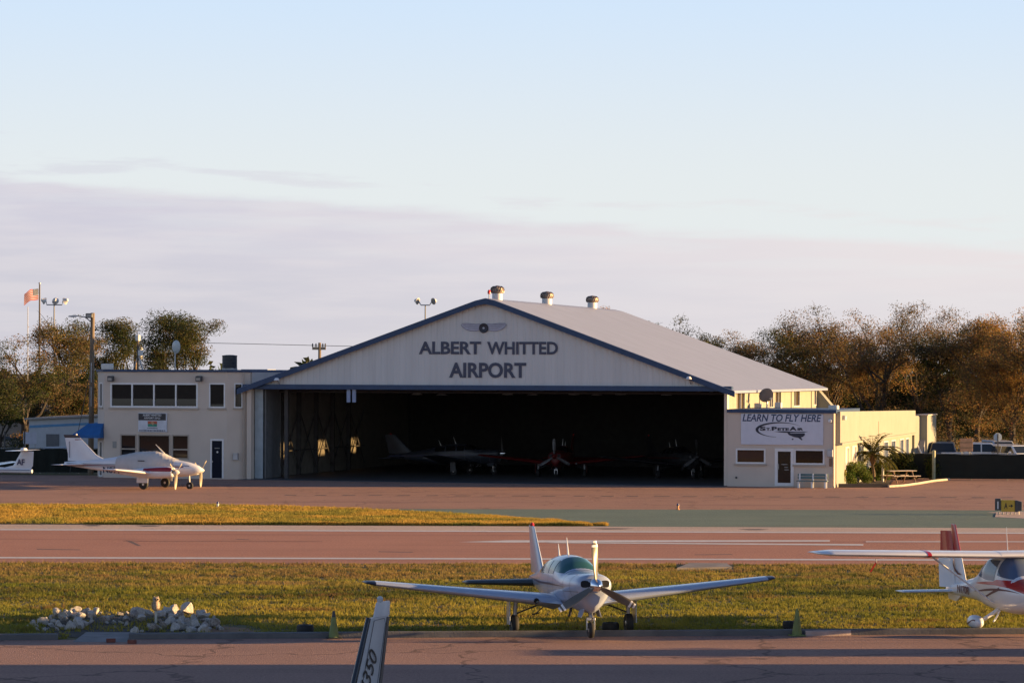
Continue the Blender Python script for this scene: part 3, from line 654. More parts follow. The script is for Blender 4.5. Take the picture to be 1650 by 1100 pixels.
def facet(name, p, q, holes):                    # an angled wall facet, returns its empty-space coords helper
    d = Vector((q[0]-p[0], q[1]-p[1])); ln = d.length; d.normalize(); nrm = Vector((d.y, -d.x))
    mb = MB(); xs = sorted({0, ln, *[h[0] for h in holes], *[h[1] for h in holes]})
    def B(mb, a0, a1, b0, b1, z0, z1):
        v = []
        for z in (z0, z1):
            for a, b in ((a0, b0), (a1, b0), (a1, b1), (a0, b1)): v.append((p[0]+d.x*a-nrm.x*b, p[1]+d.y*a-nrm.y*b, z))
        mb.add(v, [(3, 2, 1, 0), (4, 5, 6, 7), (0, 1, 5, 4), (1, 2, 6, 5), (2, 3, 7, 6), (3, 0, 4, 7)])
    for xa, xb in zip(xs[:-1], xs[1:]):
        z = 0
        for h in sorted([h for h in holes if h[0] < (xa+xb)/2 < h[1]], key=lambda h: h[2]):
            B(mb, xa, xb, 0, .25, z, h[2]); z = h[3]
        B(mb, xa, xb, 0, .25, z, zT)
    mb.build(name, CREAM, tw)
    for h in holes:
        f = MB(); t = .07
        for (x0, x1, z0, z1) in ((h[0], h[1], h[2], h[2]+t), (h[0], h[1], h[3]-t, h[3]), (h[0], h[0]+t, h[2]+t, h[3]-t), (h[1]-t, h[1], h[2]+t, h[3]-t)): B(f, x0, x1, -.03, .1, z0, z1)
        fo = f.build('facet_window', WHITE, tw); g_ = MB(); B(g_, h[0]+t, h[1]-t, .04, .06, h[2]+t, h[3]-t); g_.build('pane', GLASS, fo)
        s_ = MB(); B(s_, h[0]-.08, h[1]+.08, -.08, -.035, h[2]-.1, h[2]); s_.build('sill', CREAM2, fo)
ll = math.hypot(pf[1][0]-pf[0][0], pf[1][1]-pf[0][1]); lr = math.hypot(pf[3][0]-pf[2][0], pf[3][1]-pf[2][1])
zs0, zs1 = sm[2], sm[3]
facet('facet_wall', pf[0], pf[1], [(ll*.27, ll*.76, zs0, zs1), (ll*.27, ll*.76, .06, 2.2)])
facet('facet_wall', pf[2], pf[3], [(lr*.3, lr*.66, zs0, zs1)])
MB().box(aT0, aT0+.25, pf[0][1]+.22, bk, 0, zT).build('side_wall', CREAM, tw)
MB().box(aT0+.25, aT3, bk-.25, bk, 0, zT).build('rear_wall', CREAM, tw)
MB().box(aT3-.25, aT3, pf[3][1]+.24, bk-.25, 0, zT).build('side_wall', CREAM, tw)
cap = [(aT0-.08, pf[0][1]-.08), (aT1-.04, lb-.1), (aT2+.04, lb-.1), (aT3+.02, pf[3][1]-.1), (aT3+.02, bk+.1), (aT0-.08, bk+.1)]
MB().prism(cap, 'z', zT, zT+.14).build('roof_edge', BLUE, tw)
MB().box(aT0+.3, aT3-.3, 1.2, 1.4, .1, zT-.1).build('interior_partition', mat('blind_cloth', (.10, .09, .075), .9), tw)
mbz = (tops[3]-tops[2])
window('ribbon_window', tw, *tops, b=lb, mull=3, t=.1)
for k in range(4):                               # half-drawn blinds behind the ribbon window
    x0 = tops[0]+(tops[1]-tops[0])*k/4; x1 = tops[0]+(tops[1]-tops[0])*(k+1)/4
    MB().box(x0+.09, x1-.09, lb+.028, lb+.034, tops[2]+mbz*.36, tops[3]-.11).build('window_blind', mat('blind_beige', (.032, .027, .023), .95, var=.1, spec=.08), tw)
window('office_window', tw, *sm, b=lb, t=.08)
MB().box(sm[0]+.09, sm[1]-.09, lb+.028, lb+.034, sm[2]+.22, sm[3]-.09).build('window_blind', mat('blind_beige', (.032, .027, .023)), tw)
lw = lows[1]-lows[0]
for f0, f1 in ((0, .24), (.26, .73), (.75, 1)):
    window('shop_window', tw, lows[0]+lw*f0, lows[0]+lw*f1, lows[2], lows[3], fm=CREAM2, b=lb, t=.08, sill=False, trans=None if f1 < .9 and f0 > .1 else (lows[3]-lows[2])*.4)
for f in (.24, .73): MB().box(lows[0]+lw*f, lows[0]+lw*(f+.02), lb, lb+.2, lows[2], lows[3]).build('mullion', CREAM, tw)
df = MB(); t = .1
for q in ((dr_[0], dr_[1], dr_[3]-t, dr_[3]), (dr_[0], dr_[0]+t, dr_[2], dr_[3]-t), (dr_[1]-t, dr_[1], dr_[2], dr_[3]-t)): df.box(q[0], q[1], lb-.04, lb+.12, q[2], q[3])
door = df.build('door', WHITE, tw)
MB().box(dr_[0]+t, dr_[1]-t, lb+.0, lb+.05, dr_[2], dr_[3]-t).build('door_leaf', mat('door_navy', (.010, .013, .024), .6, spec=.12), door)
cx = (dr_[0]+dr_[1])/2
MB().box(cx-.16, cx+.16, lb-.008, lb-.002, 1.82, 1.88).build('door_plate', mat('decal_grey', (.22, .21, .2)), door)
MB().lathe([(0, -.012), (.06, -.01), (.06, 0)], (cx+.02, lb, 1.62), 'y', 12).build('door_badge', OFFWHITE, door)
MB().box(dr_[0]+t+.02, dr_[0]+t+.06, lb-.05, lb, 1.0, 1.1).build('handle', STEEL, door)
for px in (181.5, 323.5):                         # flood lamps under the parapet
    a, z = lp(px, 610)
    f_ = MB().box(a-.18, a+.18, lb-.42, lb-.12, z-.17, z+.17, bev=.03).build('flood_lamp', DARK, tw)
    MB().box(a-.05, a+.05, lb-.12, lb, z-.05, z+.1).build('bracket', DARK, f_)
    MB().box(a-.13, a+.13, lb-.435, lb-.425, z-.12, z+.06).build('lens', mat('lamp_lens', (.3, .28, .26), .2), f_)
a, z = lp(185, 716); MB().box(a-.12, a+.12, lb-.03, lb, z-.2, z+.2).build('notice_plate', mat('notice_grey', (.30, .29, .27), .6), tw)
a, z = lp(378, 734); MB().box(a-.14, a+.16, lb+.1, lb+.3, z-.25, z+.15).build('wall_box', GALV, tw)
a, z = lp(390, 700); MB().tube([(a, .02, .1), (a, .02, zT)], .04, 6).build('downpipe', CREAM2, tw)
# wall sign with dark heading
sq = rect(lp, 224, 665, 270, 696)
sgn = empty('wall_sign', (L0.x, L0.y, 0), RZ, 'black and white airport sign with a red and green emblem on the two-storey office', 'sign')
bx = lb-.1; hz = sq[3]-(sq[3]-sq[2])*.38
MB().box(sq[0], sq[1], bx, lb-.002, sq[2], sq[3], bev=.01).build('panel', mat('sign_white', (.60, .62, .68), .5), sgn)
MB().box(sq[0]+.02, sq[1]-.06, bx-.012, bx-.001, hz, sq[3]-.03).build('heading', mat('sign_black', (.015, .015, .025), .4), sgn)
SW = mat('sign_letter_white', (.7, .7, .7), .5)
lettering('sign_lettering', 'ALBERT WHITTED', SW, sgn, ((sq[0]+sq[1])/2-.02, bx-.016, hz+.31), 1, width=1.2, height=.13, bold=.02, depth=.006)
lettering('sign_lettering', 'AIRPORT (SPG)', SW, sgn, ((sq[0]+sq[1])/2-.02, bx-.016, hz+.12), 1, width=1.05, height=.13, bold=.02, depth=.006)
cx = (sq[0]+sq[1])/2
em_ = MB().box(cx-.3, cx+.3, bx-.012, bx-.001, hz-.38, hz-.05).build('emblem', mat('emblem_red', (.50, .10, .05), .5), sgn)
MB().box(cx-.3, cx+.3, bx-.018, bx-.0125, hz-.38, hz-.22).build('emblem_band', mat('emblem_green', (.04, .26, .17), .5), em_)
MB().prism([(cx-.12, hz-.12), (cx+.02, hz-.07), (cx+.12, hz-.15), (cx+.04, hz-.3), (cx-.04, hz-.22)], 'y', bx-.024, bx-.019).build('emblem_bird', mat('emblem_peach', (.55, .30, .16), .5), em_)
lettering('sign_lettering', 'st.petersburg', INK, sgn, (cx, bx-.006, hz-.47), 1, width=.66, height=.1, bold=.02, depth=.006)
mb = MB(); xx = sq[0]+.08
while xx < sq[1]-.12:
    w_ = random.choice((.03, .05, .07)); mb.box(xx, xx+w_, bx-.008, bx-.001, sq[2]+.05, sq[2]+.13); xx += w_+.035
mb.build('bottom_lettering', INK, sgn)
# blue awning at the left corner
A0 = lp(122, 690)[0]; A1 = lp(167, 690)[0]; Am = lp(143, 690)[0]; zt, zm, zb_ = lp(140, 682)[1], lp(140, 700.5)[1], lp(140, 705)[1]
mb = MB(); y0, y1 = -.9, 1.6
v = [(Am, y0+.5, zt), (A1, y0+.5, zt), (A1, y0, zm), (A0, y0, zm), (A0, y0, zb_), (A1, y0, zb_), (Am, y1, zt), (A0, y1, zm), (A0, y1, zb_), (A1, y1, zt), (A1, y1, zb_)]
mb.add(v, [(0, 1, 2, 3), (3, 2, 5, 4), (0, 3, 7, 6), (3, 4, 8, 7), (0, 6, 9, 1), (1, 9, 10, 5, 2), (6, 7, 8, 10, 9)])
mb.build('awning', mat('awning_blue', (.012, .10, .30), .7, var=.12), tw)
# rooftop things: tank, aerials, dish
ry = 4.0; rpL = flip(ry)
a, z = rpL(370, 595); Yk = loc(a, ry).y/F
tank = MB(); r = 12*Yk; h = 23*Yk
tank.lathe([(r*.9, .1), (r, .1), (r, h*.92), (r*1.03, h*.92), (r*1.03, h), (r*.5, h*1.04), (0, h*1.05)], (0, 0, 0), n=24)
for k in range(3): tank.lathe([(r*1.0, h*(.25+.2*k)), (r*1.03, h*(.27+.2*k)), (r*1.0, h*(.29+.2*k))], (0, 0, 0), n=24)
ta = empty('rooftop_cooler', (*loc(a, ry), zT+.14), RZ, 'dark round cooling unit on the roof corner of the two-storey office', 'cooling unit')
tank.build('drum', mat('drum_dark', (.025, .025, .03), .5), ta, True)
mb = MB(); mb.box(-r*.8, r*.8, -r*.8, r*.8, 0, .1); mb.build('plinth', GALV, ta)
a, z = rpL(282, 594)
ds = empty('roof_dish', (*loc(a, ry), zT+.14), RZ, 'pale dish aerial on a thin mast above the two-storey office roof', 'aerial')
MB().tube([(0, 0, 0), (0, 0, 1.35)], .04, 6).build('mast', GALV, ds)
dm = MB().lathe([(0, 0), (.22, .03), (.4, .11), (.42, .14), (.38, .13), (0, .03)], (0, 0, 0), 'x', 20); MT = Matrix.Translation((0, -.1, 1.4)) @ Matrix.Rotation(R(60), 4, 'Z'); dm.v = [tuple(MT @ Vector(p)) for p in dm.v]
dm.build('reflector', mat('dish_pale', (.48, .52, .50), .5), ds, True)
a, z = rpL(222, 594)
ae = empty('roof_aerial', (*loc(a, ry), zT+.14), RZ, 'small braced radio aerial cluster on the two-storey office roof', 'aerial')
mb = MB(); mb.tube([(0, 0, 0), (0, 0, 1.9)], .06, 6); mb.build('mast', mat('mast_brown', (.10, .08, .06), .8), ae)
mb = MB(); mb.tube([(-.3, 0, 0), (.05, 0, .9)], .03, 5); mb.tube([(.35, 0, 0), (.02, 0, .9)], .03, 5); mb.tube([(.2, .3, 0), (0, 0, .8)], .03, 5); mb.build('brace', GALV, ae)
MB().box(.02, .32, -.05, .1, .85, 1.2, bev=.02).build('junction_box', OFFWHITE, ae)
MB().box(-.13, .13, -.13, .13, 1.75, 2.15, bev=.05).build('head', OFFWHITE, ae)
a, z = rpL(173, 592)
MB().box(a-.3, a+.3, ry-.3, ry+.3, zT+.14, zT+.5, bev=.03).build('roof_hatch', OFFWHITE, tw)
# ------------------------------------------------------------------ vegetation
LEAF = attr_mat('leaf', .7, .45); GRASSM = attr_mat('grass_blade', .8, .35)
BARK = mat('bark', (.06, .048, .04), .9, var=.35, vscale=5, stretch=(1, 1, .25), bump=.6, bscale=9)
def quads_mesh(name, C3, A, B, tint):           # many small leaf faces from centres and two half-axes
    n = len(C3); v = np.empty((n, 4, 3)); v[:, 0] = C3-A; v[:, 1] = C3-B*.55; v[:, 2] = C3+A; v[:, 3] = C3+B*.55
    me = bpy.data.meshes.new(name); me.vertices.add(n*4); me.vertices.foreach_set('co', v.ravel())
    me.loops.add(n*4); me.loops.foreach_set('vertex_index', np.arange(n*4)); me.polygons.add(n)
    me.polygons.foreach_set('loop_start', np.arange(n)*4); me.polygons.foreach_set('loop_total', np.full(n, 4)); me.update()
    at_ = me.attributes.new('tint', 'FLOAT_COLOR', 'FACE'); c = np.ones((n, 4)); c[:, :3] = tint; at_.data.foreach_set('color', c.ravel())
    return me
def rand_dirs(n, r=rng):
    d = r.normal(size=(n, 3)); return d/np.linalg.norm(d, axis=1, keepdims=True)
def leaf_cloud(name, centres, radii, per, size, cols, m=None, flat=.6):
    P, T = [], []
    for c, r in zip(centres, radii):
        k = max(6, int(per*r*r)); d = rand_dirs(k)*(rng.random((k, 1))**.45)*r; d[:, 2] *= flat
        P.append(np.array(c)+d); base = np.array(cols[rng.integers(len(cols))])
        T.append(base*(.7+.6*rng.random((k, 1)))*(1+.12*rng.normal(size=(k, 3))))
    P = np.vstack(P); T = np.clip(np.vstack(T), .004, .6); n = len(P)
    a = rand_dirs(n); b = np.cross(a, rand_dirs(n)); b /= np.linalg.norm(b, axis=1, keepdims=True)+1e-6
    s = size*(.6+.8*rng.random((n, 1)))
    me = quads_mesh(name, P, a*s, b*s, T); me.materials.append(m or LEAF); return me
def branch_tree(h, spread, seed, clear=.28, limbs=6, lean=0.0, twig=3):
    r = random.Random(seed); mb = MB(); tips = []
    top = Vector((lean, 0, h*clear)); tr = .055*h**.75
    mb.tube([(0, 0, -.2), (0, 0, .15), tuple(top*.5), tuple(top)], [tr*1.5, tr*1.1, tr*.9, tr*.75], 9)
    def grow(p, d, ln, rad, lev):
        pts = [p]; q = p.copy(); dd = d.copy()
        for k in range(4):
            dd = (dd + Vector((r.uniform(-.28, .28), r.uniform(-.28, .28), r.uniform(-.12, .2)))).normalized(); q = q + dd*ln/4; pts.append(q.copy())
        mb.tube(pts, [rad*(1-.16*i) for i in range(5)], 6 if lev < 2 else 4)
        if lev >= twig: tips.append(q); tips.append(pts[3]); return
        for k in range(r.choice((2, 3)) if lev else 3):
            a = r.uniform(0, 6.28); e = Vector((math.cos(a), math.sin(a), r.uniform(-.15, .55)))
            nd = (dd*.75 + e*.75).normalized(); st = pts[r.choice((2, 3, 4))] if k else pts[4]
            grow(st, nd, ln*r.uniform(.55, .78), rad*.5, lev+1)
        tips.append(q)
    for i in range(limbs):
        a = 2*math.pi*(i+r.uniform(-.3, .3))/limbs; up = r.uniform(.5, 1.5) if i else 2.5
        d = Vector((math.cos(a)*spread/h*1.6, math.sin(a)*spread/h*1.6, up)).normalized()
        grow(top*r.uniform(.8, 1.0), d, h*(1-clear)*r.uniform(.36, .5), tr*.5, 1)
    return mb, tips
def make_tree(name, h, spread, seed, cols, dens=1.0, size=.06, clear=.25, limbs=6, skirt=0, twig=3, rad=.9):
    mb, tips = branch_tree(h, spread, seed, clear, limbs, twig=twig)
    zt = max(t.z for t in tips); k = h*.97/zt; kx = spread/max(1e-3, np.percentile([math.hypot(t.x, t.y) for t in tips], 92))
    kx = min(max(kx, .6), 1.6)
    mb.v = [(x*kx if z > h*.1 else x, y*kx if z > h*.1 else y, z*k) for x, y, z in mb.v]
    cs = [(t.x*kx, t.y*kx, t.z*k) for t in tips]
    r2 = np.random.default_rng(seed)
    for c in cs:                                   # fine twigs that fray the outline
        for q in range(3):
            d_ = r2.normal(size=3)*.45; d_[2] = abs(d_[2])*.8-.1; e_ = np.array(c)+d_; mb.tube([c, tuple((np.array(c)+e_)/2+r2.normal(size=3)*.06), tuple(e_)], [.022, .015, .006], 3)
    if skirt:
        for i in range(skirt): a = r2.random()*6.28; q = spread*(.3+.75*r2.random()); cs.append((math.cos(a)*q, math.sin(a)*q, h*(.06+.45*r2.random())))
    rr = [rad*(.5+.75*r2.random()) for _ in cs]
    return mb, cs, rr, dict(per=270*dens, size=size, cols=cols)
G_OLIVE = [(0.0715, 0.078, 0.0208), (0.0975, 0.0884, 0.0234), (0.13, 0.0975, 0.026), (0.052, 0.0624, 0.0182)]
G_BROWN = [(.19, .13, .065), (.215, .14, .06), (.14, .10, .05), (.10, .085, .036), (.24, .15, .055)]
G_DARK = [(0.042, 0.054, 0.0168), (0.0336, 0.0456, 0.0144), (0.06, 0.0624, 0.0192)]
G_RUST = [(.30, .17, .05), (.25, .145, .05), (.18, .12, .045), (.34, .195, .055)]
PROT = {}
def tree(px, ptop, Y, spread_px, kind, label, cat='tree', group=None, base_z=0, clear=.25, seed=None, name='oak_tree', rot=None, **k):
    X = (px-825)/F*Y; h = at(px, ptop, Y).z-base_z; sp = spread_px/F*Y
    seed = seed if seed is not None else random.randrange(9999)
    e = empty(name, (X, Y, base_z), rot if rot is not None else random.uniform(0, 6.28), label, cat, group)
    mb, cs, rr, kw = make_tree(name, h, sp, seed, kind, clear=clear, **k)
    mb.build('trunk', BARK, e, True)
    link('crown', leaf_cloud('crown', cs, rr, kw['per'], kw['size'], kw['cols']), e)
    return e
# left, behind the two-storey office
tree(40, 545, 205, 95, G_BROWN+G_OLIVE+G_DARK, 'broad sparse tree at the far left with bare limbs showing', dens=.75, clear=.3, seed=11, limbs=7, skirt=16, rad=1.05)
tree(110, 512, 215, 60, G_BROWN+G_OLIVE, 'thin-topped tree behind the three-lamp floodlight pole', dens=.65, clear=.35, seed=23, limbs=6, skirt=14, rad=1.05)
tree(178, 514, 222, 52, G_OLIVE+G_DARK, 'bushy olive tree behind the wooden pole and the two-storey office', dens=.9, clear=.3, seed=31, skirt=24, rad=1.1)
tree(290, 503, 226, 66, G_OLIVE+G_DARK+G_OLIVE, 'tall rounded olive tree above the roof of the two-storey office', dens=.95, clear=.3, seed=47, limbs=7, skirt=22, rad=1.15)
tree(0, 600, 200, 60, G_DARK, 'low dark tree filling the left edge above the beige building', dens=1.0, clear=.2, seed=5, skirt=22)
tree(95, 610, 212, 55, G_DARK+G_BROWN, 'low dark tree behind the small striped building', dens=1.1, clear=.2, seed=8, skirt=22)
tree(150, 600, 216, 45, G_DARK, 'dark bushy tree behind the wooden utility pole base', dens=1.1, clear=.2, seed=9, skirt=22)
# beyond the hangar roof
tree(985, 491, 240, 38, G_RUST+G_OLIVE, 'golden tree crown peeping over the hangar ridge beside the third ventilator', dens=.9, seed=61)
tree(1085, 508, 236, 26, G_OLIVE, 'small feathery tree crown just above the hangar roof slope', dens=.5, seed=62)
tree(1135, 536, 228, 36, G_OLIVE+G_DARK, 'dark low tree crown where the roof slope meets the right-hand wood', dens=.9, seed=63, skirt=8)
# the wood on the right
for i, (px, pt, Y, sp, kd_, dn, lb_) in enumerate([
    (1190, 533, 226, 52, G_BROWN, .8, 'brownish tree at left end of the right-hand wood'),
    (1245, 528, 232, 48, G_BROWN+G_OLIVE, .8, 'mixed green and brown tree second from left in the right-hand wood'),
    (1300, 508, 238, 52, G_OLIVE+G_BROWN, .85, 'tall tree rising behind the far end of the hangar roof'),
    (1340, 490, 236, 46, G_BROWN, .75, 'high-crowned brown tree left of centre in the right-hand wood'),
    (1415, 500, 228, 66, G_BROWN+G_RUST, .9, 'broad russet dome-shaped tree above the palm and annex'),
    (1480, 484, 240, 44, G_BROWN, .55, 'tallest thin-crowned bare-looking tree in the right-hand wood'),
    (1530, 530, 226, 40, G_DARK+G_BROWN, 1.0, 'darker tree behind the annex end and the parked dark car'),
    (1575, 512, 222, 46, G_RUST+G_BROWN, 1.0, 'sunlit orange tree standing behind the brown board'),
    (1632, 500, 216, 56, G_RUST, 1.05, 'large bright orange tree at the right edge of the picture'),
    (1690, 495, 210, 55, G_RUST+G_BROWN, .9, 'orange tree partly outside the right edge of the picture')]):
    tree(px, pt, Y, sp*1.28, kd_, lb_, dens=dn*.62, clear=.22, seed=100+i*7, limbs=8, skirt=30, rad=1.25)
for i, (px, pt, Y, sp, lb_) in enumerate([(1215, 600, 240, 50, 'dark understorey tree behind the roof end'), (1400, 590, 242, 62, 'dark understorey tree behind the annex roof'), (1320, 585, 246, 60, 'dark understorey tree between hangar and annex'),
                                          (1480, 592, 246, 60, 'dark understorey tree above the annex end bay'), (1560, 600, 244, 60, 'dark understorey tree behind the parked pickup'), (1645, 600, 242, 60, 'dark understorey tree behind the parked white cars')]):
    tree(px, pt, Y, sp, G_DARK, lb_, dens=1.0, clear=.2, seed=300+i, skirt=34, rad=1.15)
for i, (px, pt, Y, sp) in enumerate([(1780, 562, 196, 55), (1840, 560, 206, 60), (1900, 558, 216, 65), (1960, 556, 228, 65), (2020, 554, 240, 75)]): tree(px, pt, Y, sp, G_DARK+G_BROWN, 'unseen tree added beyond the right edge to shade the wood', dens=.9, clear=.15, seed=400+i, skirt=30, group='shade trees added beyond the right edge')  # unseen trees added to shade the lower half of the wood
# far woods that read as one mass
mbp = []
for x in np.arange(-75, 110, 1.6):
    if -40 < x < 8 and False: continue
    y = 300+rng.normal()*6; hh = 5.0+2.2*rng.random()
    for k in range(7): mbp.append((x+rng.normal()*1.2, y+rng.normal()*2, hh*rng.random()))
woods = link('distant_woods', leaf_cloud('distant_woods', mbp, [1.7]*len(mbp), 9, .5, G_DARK)); tag(woods, kind='stuff')

# palm, shrubs and bed by the annex
def frond_palm(px, pbase, ptop, label):
    X, Y = gp(px, pbase); k = Y/F; e = empty('palm_tree', (X, Y, 0), 0, label, 'palm')
    h = (pbase-732)*k
    mb = MB(); pts = [(.06*math.sin(i*.7), 0, h*i/8) for i in range(9)]
    mb.tube(pts, [.13, .11, .10, .095, .09, .09, .10, .11, .13], 10); mb.build('trunk', mat('palm_bark', (.20, .14, .09), .9, var=.35, vscale=14, bump=.8, bscale=18), e, True)
    bs = MB(); bs.lathe([(.09, h-.6), (.17, h-.42), (.22, h-.2), (.18, h+.02), (.08, h+.15)], n=14); bs.build('boot_cluster', mat('palm_boots', (.16, .09, .045), .95, var=.4, vscale=14, bump=1, bscale=16), e, True)
    P, A, B, T = [], [], [], []
    r = np.random.default_rng(3); stem = MB()
    for i in range(36):
        az = i*2.399; up = -.1+1.35*((i*7) % 36)/36; ln = 1.9*(.85+.3*r.random())
        d = np.array([math.cos(az)*math.cos(up), math.sin(az)*math.cos(up), math.sin(up)]); p = np.array([0, 0, h]); pts = []
        for s in range(15):
            pts.append(tuple(p)); p = p+d*ln/14; d = d+np.array([0, 0, -.075-.012*s*.5]); d /= np.linalg.norm(d)
            sd_ = np.cross(d, [0, 0, 1]); sd_ /= np.linalg.norm(sd_)+1e-6
            if s > 1:
                L_ = .42*math.sin(math.pi*(s+1)/16)**.7
                for sg in (-1, 1):
                    for q in range(2):
                        ax = sd_*sg*.8+d*.55+np.array([0, 0, .05-.25*r.random()]); ax /= np.linalg.norm(ax)
                        pc_ = p - d*ln/28*q
                        P.append(pc_+ax*L_*.5); A.append(ax*L_*.5); bb = np.cross(ax, [0, 0, 1.]); B.append(bb/(np.linalg.norm(bb)+1e-6)*.085)
                        T.append(np.array([.12, .11, .025])*(.5+.9*r.random()))
        stem.tube(pts, [.03-.0017*k_ for k_ in range(15)], 4)
    stem.build('frond_stalks', mat('frond_stalk', (.10, .10, .03), .7), e)
    me = quads_mesh('fronds', np.array(P), np.array(A), np.array(B), np.array(T)); me.materials.append(LEAF); link('fronds', me, e)
    return e
frond_palm(1407, 777, 690, 'small palm with drooping fronds and swollen trunk top in front of the sunlit annex')
def shrub(px, pbase, w_px, h_px, label, cols, group=None, name='shrub', per=420, size=.05):
    X, Y = gp(px, pbase); k = Y/F; w_, h_ = w_px*k, h_px*k
    e = empty(name, (X, Y, 0), 0, label, 'shrub', group)
    cs, rr = [], []
    for i in range(26): cs.append((rng.uniform(-.42, .42)*w_, rng.uniform(-.4, .4)*w_*.8, h_*(.12+.72*rng.random()))); rr.append(h_*.24*(.7+.6*rng.random()))
    link('foliage', leaf_cloud('foliage', cs, rr, per/(h_*.24)**2*.6, size, cols, flat=.9), e)
    mb = MB()
    for i in range(6): c = cs[i]; mb.tube([(c[0]*.25, c[1]*.25, 0), (c[0]*.6, c[1]*.6, c[2]*.6), c], [.03, .02, .01], 5)
    mb.build('stem', BARK, e); return e
G_SH = [(.065, .10, .02), (.05, .085, .018), (.10, .125, .025)]
shrub(1377, 780, 66, 40, 'large rounded green shrub beside the office corner', G_SH)
shrub(1362, 781, 40, 36, 'dense dark green hedge plant nearest the office corner beside the palm bed', G_SH)
shrub(1419, 774, 28, 30, 'upright green shrub behind the small palm', G_SH)
shrub(1352, 782, 18, 26, 'small pale yellow-leaved shrub against the office corner', [(.30, .24, .05), (.22, .20, .05)])
shrub(1452, 772, 44, 44, 'dark shrub in front of the screened fence and behind the picnic table', [(.035, .045, .012), (.06, .065, .016)])
shrub(1472, 771, 12, 36, 'narrow sunlit climber on the fence corner post', [(.14, .11, .03), (.07, .07, .02)])
shrub(1505, 772, 9, 44, 'narrow vine growing up the pale fence post', [(.12, .13, .035), (.08, .09, .02)])
sheet('planting_bed', g((1350, 784), (1432, 783.2), (1437, 776), (1420, 771), (1350, 774)), .02, mat('bark_mulch', (.035, .022, .015), .95, var=.5, bump=1, bscale=14))
sheet('mulch_bed', g((1434, 784), (1470, 781), (1520, 773.8), (1475, 772.5), (1440, 774)), .02, mat('red_mulch', (.24, .09, .05), .95, var=.35, bump=1, bscale=14))
EDG = mat('bed_edging', (.44, .36, .28), .85, var=.15)
mb = MB(); ep_ = g((1432, 785), (1455, 783.4), (1480, 780), (1503, 776), (1530, 773.3))
mb.tube([(*p, .04) for p in ep_], .09, 6); tag(mb.build('bed_edging', EDG), 'pale curved concrete edging round the red mulch bed', 'edging')
mb = MB(); a_, b_ = gp(1352, 785.2), gp(1431, 785); mb.add([(a_[0], a_[1], 0), (b_[0], b_[1], 0), (b_[0], b_[1]+.14, 0), (a_[0], a_[1]+.14, 0), (a_[0], a_[1], .22), (b_[0], b_[1], .22), (b_[0], b_[1]+.14, .22), (a_[0], a_[1]+.14, .22)], [(3, 2, 1, 0), (4, 5, 6, 7), (0, 1, 5, 4), (1, 2, 6, 5), (2, 3, 7, 6), (3, 0, 4, 7)])
tag(mb.build('timber_edging', mat('dark_timber', (.035, .03, .03), .8)), 'dark timber edging in front of the palm bed', 'edging')
# bollard and path light in the bed
X, Y = gp(1423, 777); po = empty('white_post', (X, Y, 0), 0, 'short white post standing right of the small palm', 'post')
MB().lathe([(.07, 0), (.07, 1.0), (.09, 1.0), (.09, 1.05), (.0, 1.1)], n=12).build('shaft', OFFWHITE, po, True)
MB().lathe([(0, 1.1), (.05, 1.11), (.06, 1.17), (0, 1.22)], n=12).build('cap', mat('cap_pale', (.6, .55, .4), .4), po, True)
# picnic table
X, Y = gp(1451, 778); pt = empty('picnic_table', (X, Y, 0), R(22), 'brown picnic table with pale top standing on the red mulch', 'picnic table')
WPT = mat('table_plank', (.30, .19, .12), .7, var=.2, vscale=5, stretch=(.2, 1, 1)); WPL = mat('table_top_plank', (.46, .38, .30), .6, var=.12)
mb = MB()
for k in range(5): mb.box(-.9, .9, -.38+.155*k, -.24+.155*k, .71, .75, bev=.006)
mb.build('tabletop', WPL, pt)
for s in (-1, 1):
    mb = MB()
    for k in range(2): mb.box(-.9, .9, s*.72-.14+.15*k, s*.72-.005+.15*k, .42, .46, bev=.006)
    mb.build('bench_seat', WPL, pt)
    mb = MB(); x = s*.62
    mb.tube([(x, -.75, 0), (x, -.28, .71)], .045, 4); mb.tube([(x, .75, 0), (x, .28, .71)], .045, 4); mb.box(x-.03, x+.03, -.8, .8, .36, .42); mb.box(x-.03, x+.03, -.36, .36, .64, .705)
    mb.build('leg_frame', WPT, pt)
